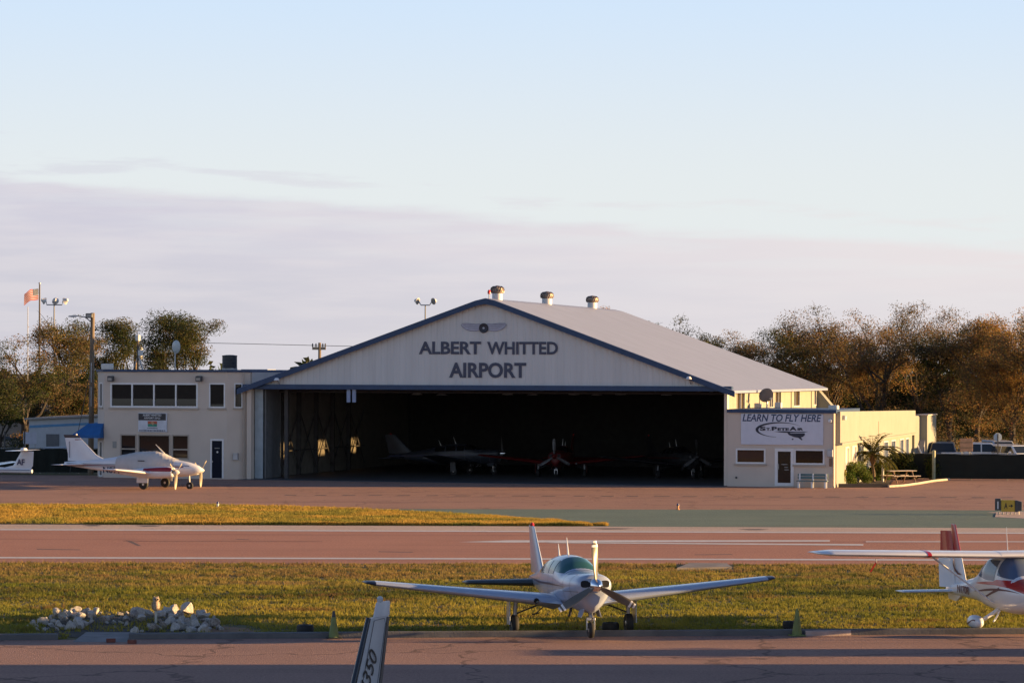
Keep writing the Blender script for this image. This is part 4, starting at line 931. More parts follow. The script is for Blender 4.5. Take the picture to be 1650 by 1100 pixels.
# ------------------------------------------------------------------ grass (uncountable: one object per field)
def grass(name, n, xr, yf, keep, h0, h1, colf, parent=None, width=.012, per=5, z=0.0):
    x = rng.uniform(*xr, n); t = rng.random(n); lo, hi = yf(x); y = lo+(hi-lo)*t
    k = keep(x, y, t); x, y, t = x[k], y[k], t[k]; n = len(x)
    X = np.repeat(x, per)+rng.normal(0, .035, n*per); Y = np.repeat(y, per)+rng.normal(0, .035, n*per); m = n*per
    hgt = rng.uniform(h0, h1, m)*np.repeat(.7+.7*smooth_noise(x, y, .8, 3)+.5*(smooth_noise(x, y*2.5, 2.2, 9)-.4), per)
    az = rng.uniform(0, 6.283, m); ln = rng.uniform(.1, .75, m)*hgt
    w_ = width*rng.uniform(.7, 1.4, m)
    v = np.empty((m, 3, 3)); ax, ay = np.cos(az+1.57)*w_, np.sin(az+1.57)*w_
    v[:, 0] = np.stack([X-ax, Y-ay, np.full(m, z)], 1); v[:, 1] = np.stack([X+ax, Y+ay, np.full(m, z)], 1)
    v[:, 2] = np.stack([X+np.cos(az)*ln, Y+np.sin(az)*ln, z+hgt], 1)
    me = bpy.data.meshes.new(name); me.vertices.add(m*3); me.vertices.foreach_set('co', v.ravel())
    me.loops.add(m*3); me.loops.foreach_set('vertex_index', np.arange(m*3)); me.polygons.add(m)
    me.polygons.foreach_set('loop_start', np.arange(m)*3); me.polygons.foreach_set('loop_total', np.full(m, 3)); me.update()
    c = np.ones((m, 4)); c[:, :3] = np.clip(np.repeat(colf(x, y, t), per, axis=0)*(.84+.32*rng.random((m, 1))), .005, .8)
    a = me.attributes.new('tint', 'FLOAT_COLOR', 'FACE'); a.data.foreach_set('color', c.ravel())
    me.materials.append(GRASSM); return tag(link(name, me), kind='stuff')
def lerp(a, b, t): return a+(b-a)*t[:, None]
def near_col(x, y, t):
    gr, ye, br, dg = np.array([.17, .185, .028]), np.array([.32, .265, .045]), np.array([.28, .185, .07]), np.array([.065, .085, .016])
    nz = smooth_noise(x, y, 3.2, 1); n2 = smooth_noise(x*.35, y*1.4, 1.3, 5); n3 = smooth_noise(x, y*1.6, .6, 8)
    c = lerp(ye, gr, np.clip(1.6*nz-.35, 0, 1))
    c = c*(1-(k := np.clip((t-.50)*2.8+(n2-.5)*1.6, 0, 1)*.9)[:, None]) + br*k[:, None]
    k = np.clip(1-abs(t-.50)/.13, 0, 1)*np.clip(n2*1.8-.35, 0, 1); c = c*(1-k[:, None])+dg*k[:, None]
    k = np.clip((n3-.58)*4, 0, 1)*.8*(.45+.75*t); c = c*(1-k[:, None])+dg*1.2*k[:, None]
    k = np.clip((smooth_noise(x*.5, y*2, .9, 21)-.72)*4, 0, 1)*.8; return c*(1-k[:, None])+np.array([.22, .11, .05])*k[:, None]
KY = lambda x: KERB_L[1]+(x-KERB_L[0])*kd.y/kd.x+.22
def near_keep(x, y, t):
    u = x/y*F+825; v = HY+F*H/y
    rock = ((u-205)/150)**2+((v-1008)/22)**2 < 1
    bare = ((u-370)/55)**2+((v-1016)/9)**2 < 1
    sl = (u > 1090) & (u < 1184) & (v > 908) & (v < 918)
    dr = (u > 114) & (u < 212) & (v > 1020)
    rd = rng.random(len(x))
    return (abs(u-825) < 960) & ~(rock & (rd < .62)) & ~(bare & (rd < .75)) & ~sl & ~dr & (rd < .45+.75*smooth_noise(x, y, .5, 17))
grass('grass_near', 105000, (-23, 23), lambda x: (KY(x), RN(x)-.05+.35*(smooth_noise(x, x*0, .7, 31)-.45)+.25*(smooth_noise(x, x*0, .18, 33)-.5)), near_keep, .035, .10, near_col, width=.012)
ix = np.array([p[0] for p in isl[1:10]]); iy = np.array([p[1] for p in isl[1:10]])
lx, ly = gp(-60, 813); 
def isl_y(x): return RF(x)+.38+.3*smooth_noise(x, x*0, .6, 41), np.interp(x, ix, iy)+.5*(smooth_noise(x, x*0, .5, 43)-.4)
def isl_col(x, y, t):
    n = smooth_noise(x, y, 2.0, 4); return lerp(np.array([.46, .29, .06]), np.array([.27, .23, .045]), np.clip(2*n-.6, 0, 1))
grass('grass_island_blades', 36000, (-30, 4), isl_y, lambda x, y, t: (isl_y(x)[1] > isl_y(x)[0]+.05) & (x/y*F > -845), .05, .13, isl_col, width=.018)
grass('grass_verge', 3000, (-18, 18), lambda x: (RF(x)+.38, RF(x)+.45), lambda x, y, t: (x/y*F+825 < 955), .06, .16, isl_col, width=.018)
# ------------------------------------------------------------------ aircraft
def pchip(xs, ys):
    xs, ys = np.array(xs, float), np.array(ys, float)
    if xs[0] > xs[-1]: xs, ys = xs[::-1], ys[::-1]
    h = np.diff(xs); dl = np.diff(ys)/h; m = np.zeros(len(xs))
    for i in range(1, len(xs)-1):
        if dl[i-1]*dl[i] > 0: m[i] = 2*dl[i-1]*dl[i]/(dl[i-1]+dl[i])
    m[0], m[-1] = dl[0], dl[-1]
    def f(x):
        i = int(min(max(np.searchsorted(xs, x)-1, 0), len(h)-1)); t = min(max((x-xs[i])/h[i], 0), 1)
        return (1+2*t)*(1-t)**2*ys[i]+t*(1-t)**2*h[i]*m[i]+t*t*(3-2*t)*ys[i+1]+t*t*(t-1)*h[i]*m[i+1]
    return f
class Fus:                                    # a streamlined body: stations (x, zc, half width, top, bottom)
    def __init__(s, st, n=2.3, nb=None):
        s.nb = nb
        xs = [q[0] for q in st]; s.x0, s.x1 = min(xs), max(xs); s.n = n
        s.zc, s.w, s.t, s.b = [pchip(xs, [q[i] for q in st]) for i in (1, 2, 3, 4)]
    def P(s, x, a, off=0.0):
        c, d = math.cos(a), math.sin(a); e = 2/(s.nb(x) if (s.nb and d < 0) else s.n)
        w, h = s.w(x)+off, (s.t(x) if d >= 0 else s.b(x))+off
        return Vector((x, w*math.copysign(abs(c)**e, c), s.zc(x)+h*math.copysign(abs(d)**e, d)))
    def ang(s, x, z):                          # angle on the left side whose surface point has height z
        h = s.t(x) if z >= s.zc(x) else s.b(x); q = (z-s.zc(x))/h; q = max(-1, min(1, q))
        return math.copysign(math.asin(abs(q)**((s.nb(x) if (s.nb and q < 0) else s.n)/2)), q)
    def body(s, name, m, parent, nx=56, na=40, noise=0.0):
        mb = MB(); xs = [s.x0+(s.x1-s.x0)*(.5-.5*math.cos(math.pi*i/nx)) for i in range(nx+1)]
        mb.loft([[s.P(x, 2*math.pi*k/na) for k in range(na)] for x in xs]); return mb.build(name, m, parent, True, 50)
    def patch(s, name, m, parent, x0, x1, lo, hi, sides=(1, -1), nx=18, na=8, off=.006, over=False, ruffle=0):
        mb = MB()
        for sd_ in ((1,) if over else sides):
            rings = []
            for i in range(nx+1):
                x = x0+(x1-x0)*i/nx; a0, a1 = s.ang(x, lo(x)), (math.pi-s.ang(x, lo(x)) if over else s.ang(x, hi(x)))
                row = []
                for k in range(na+1):
                    a = a0+(a1-a0)*k/na; o = off+(ruffle*(math.sin(x*17+a*9)+math.sin(x*31-a*5)) if ruffle else 0)
                    p = s.P(x, a, o); row.append((p.x, p.y*sd_, p.z))
                rings.append(row)
            mb.loft(rings, cap=False, closed=False)
            mb.loft([[(x_, y_*.985, z_-.0*1) for x_, y_, z_ in r_] for r_ in rings], cap=False, closed=False) if False else None
        return mb.build(name, m, parent, True, 60)
AF = [(1, 0), (.9, .021), (.75, .047), (.55, .078), (.35, .098), (.2, .093), (.1, .075), (.04, .05), (.012, .028), (0, 0)]
def airfoil_ring(le, chord, thick, axis='y', camber=.015):   # chord runs aft along -x; thickness along z (wing) or y (fin)
    k = thick/.196; up = [(u, t*k) for u, t in AF]
    pts = [(u, t+camber*math.sin(math.pi*u)) for u, t in up] + [(u, -t*.85+camber*math.sin(math.pi*u)) for u, t in up[::-1][1:-1]]
    if axis == 'y': return [(le[0]-u*chord, le[1], le[2]+t*chord) for u, t in pts]
    pts = [(u, t) for u, t in up] + [(u, -t) for u, t in up[::-1][1:-1]]
    return [(le[0]-u*chord, le[1]+t*chord, le[2]) for u, t in pts]
def wing(name, m, parent, secs, axis='y', tip_round=True, camber=.015):   # secs: (le, chord, thickness ratio)
    rings = [airfoil_ring(le, c, t, axis, camber) for le, c, t in secs]
    if tip_round:
        (le0, c0, t0), (le1, c1, t1) = secs[-2], secs[-1]; d = (Vector(le1)-Vector(le0)).normalized()
        for f, s_ in ((.05, .9), (.08, .62), (.09, .25)):
            p = Vector(le1)+d*f*min(c1, 1.0); rings.append(airfoil_ring((p.x-(1-s_)*c1*.35, p.y, p.z), c1*(.55+.45*s_), t1*s_, axis, camber))
    return MB().loft(rings).build(name, m, parent, True, 35)
def lerp_sec(a, b, t): return (tuple(Vector(a[0]).lerp(Vector(b[0]), t)), a[1]+(b[1]-a[1])*t, a[2]+(b[2]-a[2])*t)
TYRE = mat('tyre', (.016, .016, .017), .75, var=.2)
def wheel(name, parent, c, r, w_, hub=STEEL):
    prof = [(r*.55, -w_*.42), (r*.72, -w_*.5), (r*.9, -w_*.46), (r*.99, -w_*.25), (r, 0), (r*.99, w_*.25), (r*.9, w_*.46), (r*.72, w_*.5), (r*.55, w_*.42)]
    t = MB().lathe(prof, c, 'y', 24).build(name, TYRE, parent, True)
    MB().lathe([(0, -w_*.44), (r*.2, -w_*.46), (r*.3, -w_*.36), (r*.54, -w_*.4), (r*.54, w_*.4), (r*.3, w_*.36), (r*.2, w_*.46), (0, w_*.44)], c, 'y', 20).build('hub', hub, t, True); return t
def propeller(parent, c, r, blades, start, bm_, spm, spin_r=.17, spin_l=.36, tipm=None, wid=.085, bandm=None):
    hub = MB().lathe([(spin_r, 0), (spin_r*.98, spin_l*.25), (spin_r*.82, spin_l*.55), (spin_r*.5, spin_l*.82), (spin_r*.2, spin_l*.97), (0, spin_l)], c, 'x', 24).build('spinner', spm, parent, True)
    for k in range(blades):
        a = R(start)+2*math.pi*k/blades; d = Vector((0, math.sin(a), math.cos(a))); e = Vector((0, math.cos(a), -math.sin(a)))
        def ring(q):
            f = (q-.12)/.88; wd = wid*(.55+.75*math.sin(math.pi*min(1, .15+f*.75))**.8)*(1 if f < .93 else .8); tw = R(62-48*f); th = .028*(1-.75*f)+.004
            ax = (e*math.cos(tw)-Vector((1, 0, 0))*math.sin(tw)); nn = d.cross(ax); o = Vector(c)+Vector((spin_l*.28, 0, 0))+d*r*q
            return [o+ax*wd*math.cos(t)+nn*th*math.sin(t) for t in np.linspace(0, 2*math.pi, 13)[:-1]]
        cut = .86 if tipm else 1.0
        b = MB().loft([ring(q) for q in np.linspace(.12, cut, 12)]).build('propeller_blade', bm_, parent, True)
        if tipm:
            MB().loft([ring(q) for q in np.linspace(cut+.001, .91, 4)]).build('blade_tip', tipm, b, True)
            MB().loft([ring(q) for q in np.linspace(.911, .955, 4)]).build('blade_band', bm_, b, True)
            MB().loft([ring(q) for q in np.linspace(.956, 1, 4)]).build('blade_tip', tipm, b, True)
    return hub
def plane_root(name, x, y, heading, pitch, label, cat='aeroplane', group=None, z=0):
    e = empty(name, (x, y, z), 0, label, cat, group); e.rotation_euler = (0, R(-pitch), heading); return e
def text_on(par, body, m, pos, h_, width, along, up, bold=.02, shear=0.0):
    return lettering('registration_letters', body, m, par, pos, 1, along, up, width=width, height=h_, bold=bold, depth=.006, shear=shear)

def low_wing(e, paint, stripe, glass, tipc, prop_start=-2, detail=True, blade=None, spin=CHROME, tipw=None, stab=None):
    f = Fus([(2.62, 1.27, .30, .15, .34), (2.58, 1.27, .39, .22, .50), (2.45, 1.26, .44, .27, .60), (2.2, 1.25, .48, .30, .66), (1.5, 1.25, .54, .33, .66), (1.15, 1.25, .54, .36, .60), (.75, 1.25, .555, .56, .60), (.3, 1.25, .565, .68, .60),
             (-.3, 1.25, .565, .71, .59), (-1.0, 1.25, .55, .66, .57), (-1.8, 1.25, .47, .50, .50), (-2.7, 1.25, .33, .34, .37), (-3.8, 1.24, .19, .22, .21), (-5.0, 1.24, .05, .08, .07)], 2.35, lambda x: 2.35-.85*min(1, max(0, (x-.6)/1.5)))
    f.body('fuselage', paint, e)
    fl = [c for c in e.children if c.name.startswith('fuselage')][-1]
    f.patch('windshield', glass, e, .42, 1.17, lambda x: 1.52+.05*(1.17-x)/.75, None, over=True, na=26)
    for x0, x1, zb, zt in ((-.12, .37, 1.50, 1.83), (-.86, -.2, 1.50, 1.83), (-1.62, -.94, 1.50, 1.76)):
        f.patch('side_window', glass, e, x0, x1, lambda x, zb=zb: zb, lambda x, zt=zt: min(zt, f.zc(x)+f.t(x)*.9), sides=(1,)); f.patch('side_window', glass, e, x0, x1, lambda x, zb=zb: zb, lambda x, zt=zt: min(zt, f.zc(x)+f.t(x)*.9), sides=(-1,))
    f.patch('stripe', stripe, fl, -4.9, 1.55, lambda x: 1.255-.03*(x+4.9)/6, lambda x: 1.255-.03*(x+4.9)/6+.05*max(.15, min(1, (1.6-x)/1.5)), nx=40, na=2)
    for s in (1, -1):
        a, b = ((.82, s*.42, .80), 2.15, .17), ((.42, s*4.95, 1.30), 1.05, .13)
        w_ = wing('wing', paint, e, [a, lerp_sec(a, b, .12), lerp_sec(a, b, .5), b], tip_round=False)
        b2 = ((.36, s*5.12, 1.325), .92, .10)
        wing('wing_tip', tipc, w_, [b, b2], tip_round=True)
        rt = MB().loft([[(1.25, s*.46, .78), (.2, s*.5, .62), (.2, s*.5, .98)], [(.84, s*.95, .83), (.2, s*.95, .74), (.2, s*.95, .98)]]).build('wing_root_glove', paint, w_, True)
        MB().lathe([(0, 0), (.055, .005), (.07, -.02), (0, -.03)], (.80, s*1.05, .86), 'x', 12).build('landing_light', GLASS, w_, True)
        for y_ in (2.2, 3.4): MB().box(-1.25, -.9, s*y_-.012, s*y_+.012, .86+.1*(y_-.5)*.9, .9+.1*(y_-.5)).build('hinge_fairing', paint, w_)
        wing('tailplane', stab or paint, e, [((-3.75, s*.1, 1.16), 1.2, .19), ((-4.1, s*1.82, 1.18), .8, .16)], camber=0)
        # main gear
        lg = MB().tube([(.05, s*1.42, .82), (.0, s*1.45, .30)], [.055, .045], 8).build('main_gear_leg', GALV, e, True)
        wheel('main_wheel', e, (0, s*1.45, .25), .25, .17)
        MB().tube([(.05, s*.85, .74), (.02, s*1.42, .52)], .022, 6).build('drag_brace', DARK, lg)
        dp_ = MB(); dp_.box(-.16, .2, s*1.60-.012, s*1.60+.012, .26, .84, bev=.008); dp_.build('gear_door', paint, lg)
    fin = wing('tail_fin', paint, e, [((-3.25, 0, 1.42), 1.65, .09), ((-4.45, 0, 2.60), .72, .08)], 'z')
    MB().lathe([(0, 0), (.05, .01), (.06, .05), (.03, .1), (0, .11)], (-4.75, 0, 2.62), 'z', 10).build('tail_beacon', mat('beacon_red', (.45, .03, .03), .3), fin, True)
    MB().box(-5.02, -4.1, -.03, .03, 1.5, 1.505).build('rudder_gap', DARK, fin)
    SEAM = mat('panel_seam', (.16, .17, .19), .6)
    for x0 in (1.42, 2.02): f.patch('panel_seam', SEAM, fl, x0, x0+.014, lambda x: .72, None, over=True, nx=1, na=30, off=.004)
    for s in (1, -1): f.patch('panel_seam', SEAM, fl, 1.43, 2.5, lambda x: 1.115, lambda x: 1.128, sides=(s,), na=1, off=.004)
    for x0 in (-.16, .40): f.patch('panel_seam', SEAM, fl, x0, x0+.012, lambda x: .95, lambda x: 1.48, sides=(-1,), nx=1, na=6, off=.004)
    f.patch('spine_fillet', paint, fl, -3.4, -2.3, lambda x: f.zc(x)+f.t(x)*.6, lambda x: f.zc(x)+f.t(x)*.985) if False else None
    # cowl inlets, exhaust, nose gear
    for s in (1, -1):
        q = [(s*(.25+.10*math.copysign(abs(math.cos(t))**.7, math.cos(t))), 1.31+.085*math.copysign(abs(math.sin(t))**.7, math.sin(t))) for t in np.linspace(0, 2*math.pi, 17)[:-1]]
        mb = MB(); mb.prism([(y, z) for y, z in q], 'x', 2.40, 2.636); mb.build('cowl_inlet', mat('inlet_dark', (.012, .012, .014), .8), e)
    MB().lathe([(.03, -.02), (.075, 0), (.085, .03), (.05, .035), (0, .03)], (2.56, 0, .985), 'x', 16).build('nose_light', CHROME, e, True)
    MB().box(2.42, 2.545, -.12, .12, .84, .91, bev=.01).build('cowl_vent', mat('inlet_dark', (.012, .012, .014), .8), e)
    propeller(e, (2.63, 0, 1.27), 1.07, 3, prop_start, blade or mat('blade_grey', (.10, .10, .105), .35), spin, .18, .38, tipw or WHITE)
    ng = MB().tube([(2.0, 0, .8), (2.12, 0, .42)], [.06, .045], 10).build('nose_gear_leg', STEEL, e, True)
    mb = MB(); mb.tube([(2.12, -.09, .45), (2.12, -.09, .2)], .022, 6); mb.tube([(2.12, .09, .45), (2.12, .09, .2)], .022, 6); mb.box(2.07, 2.17, -.11, .11, .42, .5, bev=.01); mb.build('fork', STEEL, ng)
    mb = MB(); mb.tube([(2.2, 0, .62), (2.36, 0, .5), (2.2, 0, .4)], .025, 6); mb.build('torque_link', STEEL, ng)
    MB().lathe([(0, .0), (.07, .01), (.08, -.04), (.03, -.07)], (2.22, 0, .66), 'x', 14).build('taxi_light', CHROME, ng, True)
    wheel('nose_wheel', e, (2.13, 0, .19), .19, .13)
    for s in (-1, 1): mb = MB(); mb.add([(1.75, s*.16, .72), (2.25, s*.16, .72), (2.2, s*.24, .5), (1.8, s*.24, .5), (1.75, s*.18, .72), (2.25, s*.18, .72), (2.2, s*.255, .5), (1.8, s*.255, .5)], [(0, 1, 2, 3), (7, 6, 5, 4), (0, 4, 5, 1), (1, 5, 6, 2), (2, 6, 7, 3), (3, 7, 4, 0)]); mb.build('nose_gear_door', paint, e)
    for s in (-1, 1): MB().tube([(1.3, s*.3, .68), (1.15, s*.3, .52), (1.05, s*.3, .5)], .035, 8).build('exhaust_pipe', DARK, e)
    for x_, h_ in ((-.35, .42), (-1.35, .36)): MB().tube([(x_, .0, f.zc(x_)+f.t(x_)-.02), (x_-.16, 0, f.zc(x_)+f.t(x_)+h_)], [.028, .008], 6).build('antenna', WHITE, e)
    mb = MB(); mb.tube([(-.6, -.55, .70), (-.7, -.75, .50)], .016, 5); mb.tube([(-.7, -.68, .50), (-.7, -.86, .47)], .02, 5); mb.build('step', DARK, e)
    return f
PAINT_A = mat('aircraft_pale_paint', (.35, .40, .51), .28, var=.03, coat=.5)
NAVYP = mat('aircraft_navy', (.025, .035, .10), .35, coat=.4)
GLS_T = glass_mat('tinted_canopy', (.03, .10, .10), 0, .06)
hx, hy = .196, -.98
bz = plane_root('light_aeroplane', 1.50, 70.75, math.atan2(hy, hx), 2.6, 'pale blue-white low-wing aeroplane with three-blade propeller parked nose-on at the kerb')
low_wing(bz, PAINT_A, NAVYP, GLS_T, mat('wingtip_navy', (.03, .035, .06), .4), prop_start=-2, stab=mat('tail_grey_green', (.05, .06, .065), .4), blade=mat('blade_metal', (.12, .11, .095), .35))

# ------------------------------------------------------------------ high-wing red and white trainer at the right edge
def high_wing(e, paint, accent, dark, glass, reg=None, wheelm=None):
    f = Fus([(2.02, .98, .16, .14, .14), (1.97, .98, .26, .22, .26), (1.8, .98, .36, .29, .34), (1.4, .97, .43, .35, .40), (.95, .96, .50, .43, .44), (.75, .95, .53, .62, .46), (.45, .95, .56, .88, .46), (.2, .95, .57, 1.00, .45), (-.5, .95, .56, 1.01, .42),
             (-.9, .96, .52, .86, .38), (-1.4, .97, .42, .56, .33), (-2.0, .96, .32, .34, .28), (-3.0, .91, .20, .22, .20), (-4.2, .84, .07, .10, .09)], 2.4)
    fl = f.body('fuselage', paint, e)
    f.patch('windshield', glass, e, .28, .90, lambda x: 1.36+.08*(.9-x)/.6, None, over=True, na=26)
    for s in (1, -1):
        f.patch('side_window', glass, e, -1.12, .16, lambda x: 1.30+.10*max(0, (-.3-x)), lambda x: min(1.80, f.zc(x)+f.t(x)*.9), sides=(s,), nx=20)
        f.patch('stripe', dark, fl, -1.5, 1.5, lambda x: 1.02-.06*math.cos((x+1.5)*1.4), lambda x: 1.02-.06*math.cos((x+1.5)*1.4)+.055*math.sin(math.pi*min(1, max(.02, (x+1.5)/3))), sides=(s,), nx=30, na=2)
        f.patch('stripe', accent, fl, -1.3, 1.2, lambda x: 1.17+.05*(x+1.3)/2.5, lambda x: 1.17+.05*(x+1.3)/2.5+.09*math.sin(math.pi*min(1, max(.02, (x+1.3)/3.4))), sides=(s,), nx=26, na=2, off=.008)
        f.patch('stripe', dark, fl, -.35, .5, lambda x: .86+.22*(x+.35)/.85, lambda x: .90+.26*(x+.35)/.85, sides=(s,), nx=10, na=2, off=.009)
    f.patch('cowl_panel', accent, e, .90, 1.95, lambda x: 1.16-.14*(x-.9), None, over=True, na=24, off=.005)
    f.patch('cowl_panel', accent, e, -.05, .90, lambda x: 1.22-.06*(x+.05)/.95, lambda x: 1.24+.10*min(1, (x+.05)/.35), na=5, off=.005)
    for s in (1, -1):
        a, b = ((.55, s*.0 + s*.45, 1.93), 1.42, .14), ((.50, s*4.85, 2.03), 1.32, .12)
        w_ = wing('wing', paint, e, [a, lerp_sec(a, b, .5), b, ((.40, s*5.12, 2.04), 1.05, .09)], tip_round=True)
        m_ = lerp_sec(a, b, .43); m2 = lerp_sec(a, b, .453)
        rg = [airfoil_ring((q[0][0]+.008, q[0][1], q[0][2]), q[1]+.016, q[2]*1.06) for q in (m_, m2)]
        MB().loft(rg).build('wing_band', accent, w_, True)
        MB().tube([(.12, s*.50, .72), (.15, s*2.2, 1.93)], .024, 8).build('wing_strut', paint, e)
        wing('tailplane', paint, e, [((-3.55, s*.06, .82), .78, .12), ((-3.6, s*1.42, .82), .70, .12)], camber=0)
        lg = MB().tube([(-.02, s*.30, .60), (-.02, s*.58, .44), (-.02, s*.92, .24)], [.06, .05, .04], 8).build('main_gear_leg', paint, e, True)
        wheel('main_wheel', e, (0, s*.98, .19), .19, .12)
        F2 = Fus([(.36, .27, .03, .03, .03), (.3, .27, .10, .11, .10), (.1, .27, .15, .18, .15), (-.1, .27, .15, .18, .15), (-.35, .28, .09, .10, .09), (-.52, .29, .02, .03, .03)], 2.2)
        wf = F2.body('wheel_fairing', paint, e, 16, 18); wf.location = (0, s*.98, 0)
        F2.patch('fairing_stripe', dark, wf, -.3, .25, lambda x: .27+.05*math.sin(x*9), lambda x: .30+.05*math.sin(x*9), na=2)
    mb = MB(); mb.loft([airfoil_ring((.55, y, 1.935), 1.42, .14) for y in (-.5, 0, .5)]); mb.build('wing_centre', paint, e, True)
    fin = wing('tail_fin', paint, e, [((-2.9, 0, 1.0), .85, .12), ((-3.30, 0, 1.80), .55, .12)], 'z', tip_round=False)
    wing('fin_top', accent, fin, [((-3.302, 0, 1.801), .548, .12), ((-3.66, 0, 2.55), .32, .12)], 'z')
    for z_a, z_b, ca, cb, xa, xb, m_, dz in ((.92, 1.80, .52, .44, -3.76, -3.865, paint, 0), (1.803, 2.40, .44, .34, -3.865, -3.955, accent, 0)):
        xa += .09; xb += .09; rd = Matrix.Translation((xa, 0, 0)) @ Matrix.Rotation(R(34), 4, 'Z') @ Matrix.Translation((-xa, 0, 0))
        mb = MB().loft([airfoil_ring((xa, 0, z_a), ca, .14, 'z'), airfoil_ring((xb, 0, z_b), cb, .14, 'z')]); mb.v = [tuple(rd @ Vector(p)) for p in mb.v]; mb.build('rudder', m_, fin, True)
    for s in (1, -1):
        mb = MB(); mb.prism([(-3.12, 1.28), (-3.4, 1.33), (-3.62, 1.45), (-3.72, 1.62), (-3.72, 1.50), (-3.6, 1.36), (-3.4, 1.27)], 'y', s*.058-.003, s*.058+.003); mb.build('fin_swoosh', dark, fin)
    vf = MB(); vf.prism([(-3.2, .74), (-4.15, .78), (-4.1, .60), (-3.6, .56)], 'y', -.03, .03); vf.build('ventral_fin', paint, e)
    wheel('nose_wheel', e, (1.45, 0, .18), .18, .12)
    MB().tube([(1.4, 0, .62), (1.45, 0, .2)], .045, 8).build('nose_gear_leg', paint, e)
    F3 = Fus([(1.8, .26, .03, .03, .03), (1.7, .26, .1, .1, .09), (1.45, .26, .13, .17, .13), (1.1, .27, .08, .09, .08), (.95, .28, .02, .03, .03)], 2.2); F3.body('wheel_fairing', paint, e, 14, 16)
    propeller(e, (2.03, 0, .98), .88, 2, 5, mat('blade_black', (.03, .03, .03), .4), paint, .14, .3, None, .075)
    MB().tube([(-.25, 0, 1.99), (-.33, 0, 2.62)], [.012, .006], 5).build('antenna', WHITE, e)
    st = MB(); st.tube([(.15, -.38, .56), (.05, -.48, .32), (.25, -.60, .30)], .022, 6); st.build('step', paint, e)
    MB().tube([(.35, -3.75, 1.90), (.40, -3.75, 1.80)], .012, 5).build('pitot_tube', STEEL, e)
    rb = MB(); rb.loft([[(.40-.03*i, -3.78-.02*i, 1.82-.05*i), (.40-.03*i, -3.73-.02*i, 1.82-.05*i), (.405-.03*i, -3.73-.02*i, 1.82-.05*i), (.405-.03*i, -3.78-.02*i, 1.82-.05*i)] for i in range(6)]); rb.build('warning_ribbon', mat('ribbon_red', (.35, .02, .02), .7), e)
    if reg:
        text_on(fl, reg, dark, (-2.45, -.30, .93), .2, 1.1, (1, -.115, 0), (0, 0, 1))
    return f
RED = mat('aircraft_red', (.42, .014, .018), .3, var=.06, coat=.5); DKRED = mat('aircraft_dark_red', (.10, .012, .018), .4)
a25 = R(13.4)
tc_ = plane_root('high_wing_trainer', (1632-825)/F*71.6, 71.6, math.atan2(-math.cos(a25), math.sin(a25)), 1.0, 'red and white high-wing trainer aeroplane at the right edge, cut by the picture border')
high_wing(tc_, mat('aircraft_white', (.70, .70, .72), .28, var=.03, coat=.5), RED, DKRED, glass_mat('trainer_glass', (.10, .13, .20), 0, .05), 'N170R')  # lighter blue glass base stands in for reflected sky

# ------------------------------------------------------------------ twin-engine aeroplane on the apron by the two-storey office
TW = mat('aircraft_white', (.70, .70, .72), .28)
e = plane_root('twin_engine_aeroplane', (249.5-825)/F*(F*H/yo(249.5, 786.5)), F*H/yo(249.5, 786.5), R(-17), -.4, 'white twin-engine aeroplane with red stripes and a grey cabin cover outside the two-storey office')
f = Fus([(2.86, 1.06, .03, .03, .03), (2.78, 1.07, .13, .12, .12), (2.55, 1.09, .26, .23, .24), (2.0, 1.11, .42, .38, .40), (1.45, 1.13, .50, .45, .47), (1.0, 1.15, .53, .56, .50), (.5, 1.15, .55, .78, .52), (0, 1.15, .56, .86, .52), (-.8, 1.15, .56, .83, .52),
         (-1.7, 1.16, .50, .66, .46), (-2.7, 1.19, .37, .44, .36), (-4.0, 1.23, .20, .25, .23), (-5.45, 1.27, .05, .09, .09)], 2.35)
fl = f.body('fuselage', TW, e)
DRS = mat('stripe_maroon', (.13, .012, .025), .4); MID = mat('stripe_midnight', (.02, .02, .05), .4); CRIM = mat('stripe_crimson', (.28, .015, .02), .4)
for s in (1, -1):
    f.patch('stripe', MID, fl, -5.3, 2.2, lambda x: 1.275, lambda x: 1.305, sides=(s,), nx=40, na=1)
    f.patch('stripe', DRS, fl, -5.3, 1.9, lambda x: 1.19, lambda x: 1.245, sides=(s,), nx=40, na=2)
    f.patch('stripe', MID, fl, -5.2, 1.4, lambda x: 1.135, lambda x: 1.16, sides=(s,), nx=40, na=1)
CLOTH = mat('cover_cloth', (.50, .47, .45), .9, var=.08, bump=.4, bscale=6)
f.patch('cabin_cover', CLOTH, e, -2.15, 1.32, lambda x: 1.03+.25*max(0, x-.4)+.06*math.sin(x*3), None, over=True, na=30, nx=50, off=.03, ruffle=.006)
text_on(fl, 'N891', mat('stripe_midnight', (.02, .02, .05)), (-2.42, -.425, .97), .33, 1.05, (1, -.13, 0), (0, 0, 1), bold=.03)
MB().tube([(.55, 0, 1.93), (.05, 0, 2.42)], [.05, .012], 6).build('antenna', OFFWHITE, e)
MB().box(-.75, -.35, -.605, -.59, 1.50, 1.55).build('cover_strap', DARK, e)
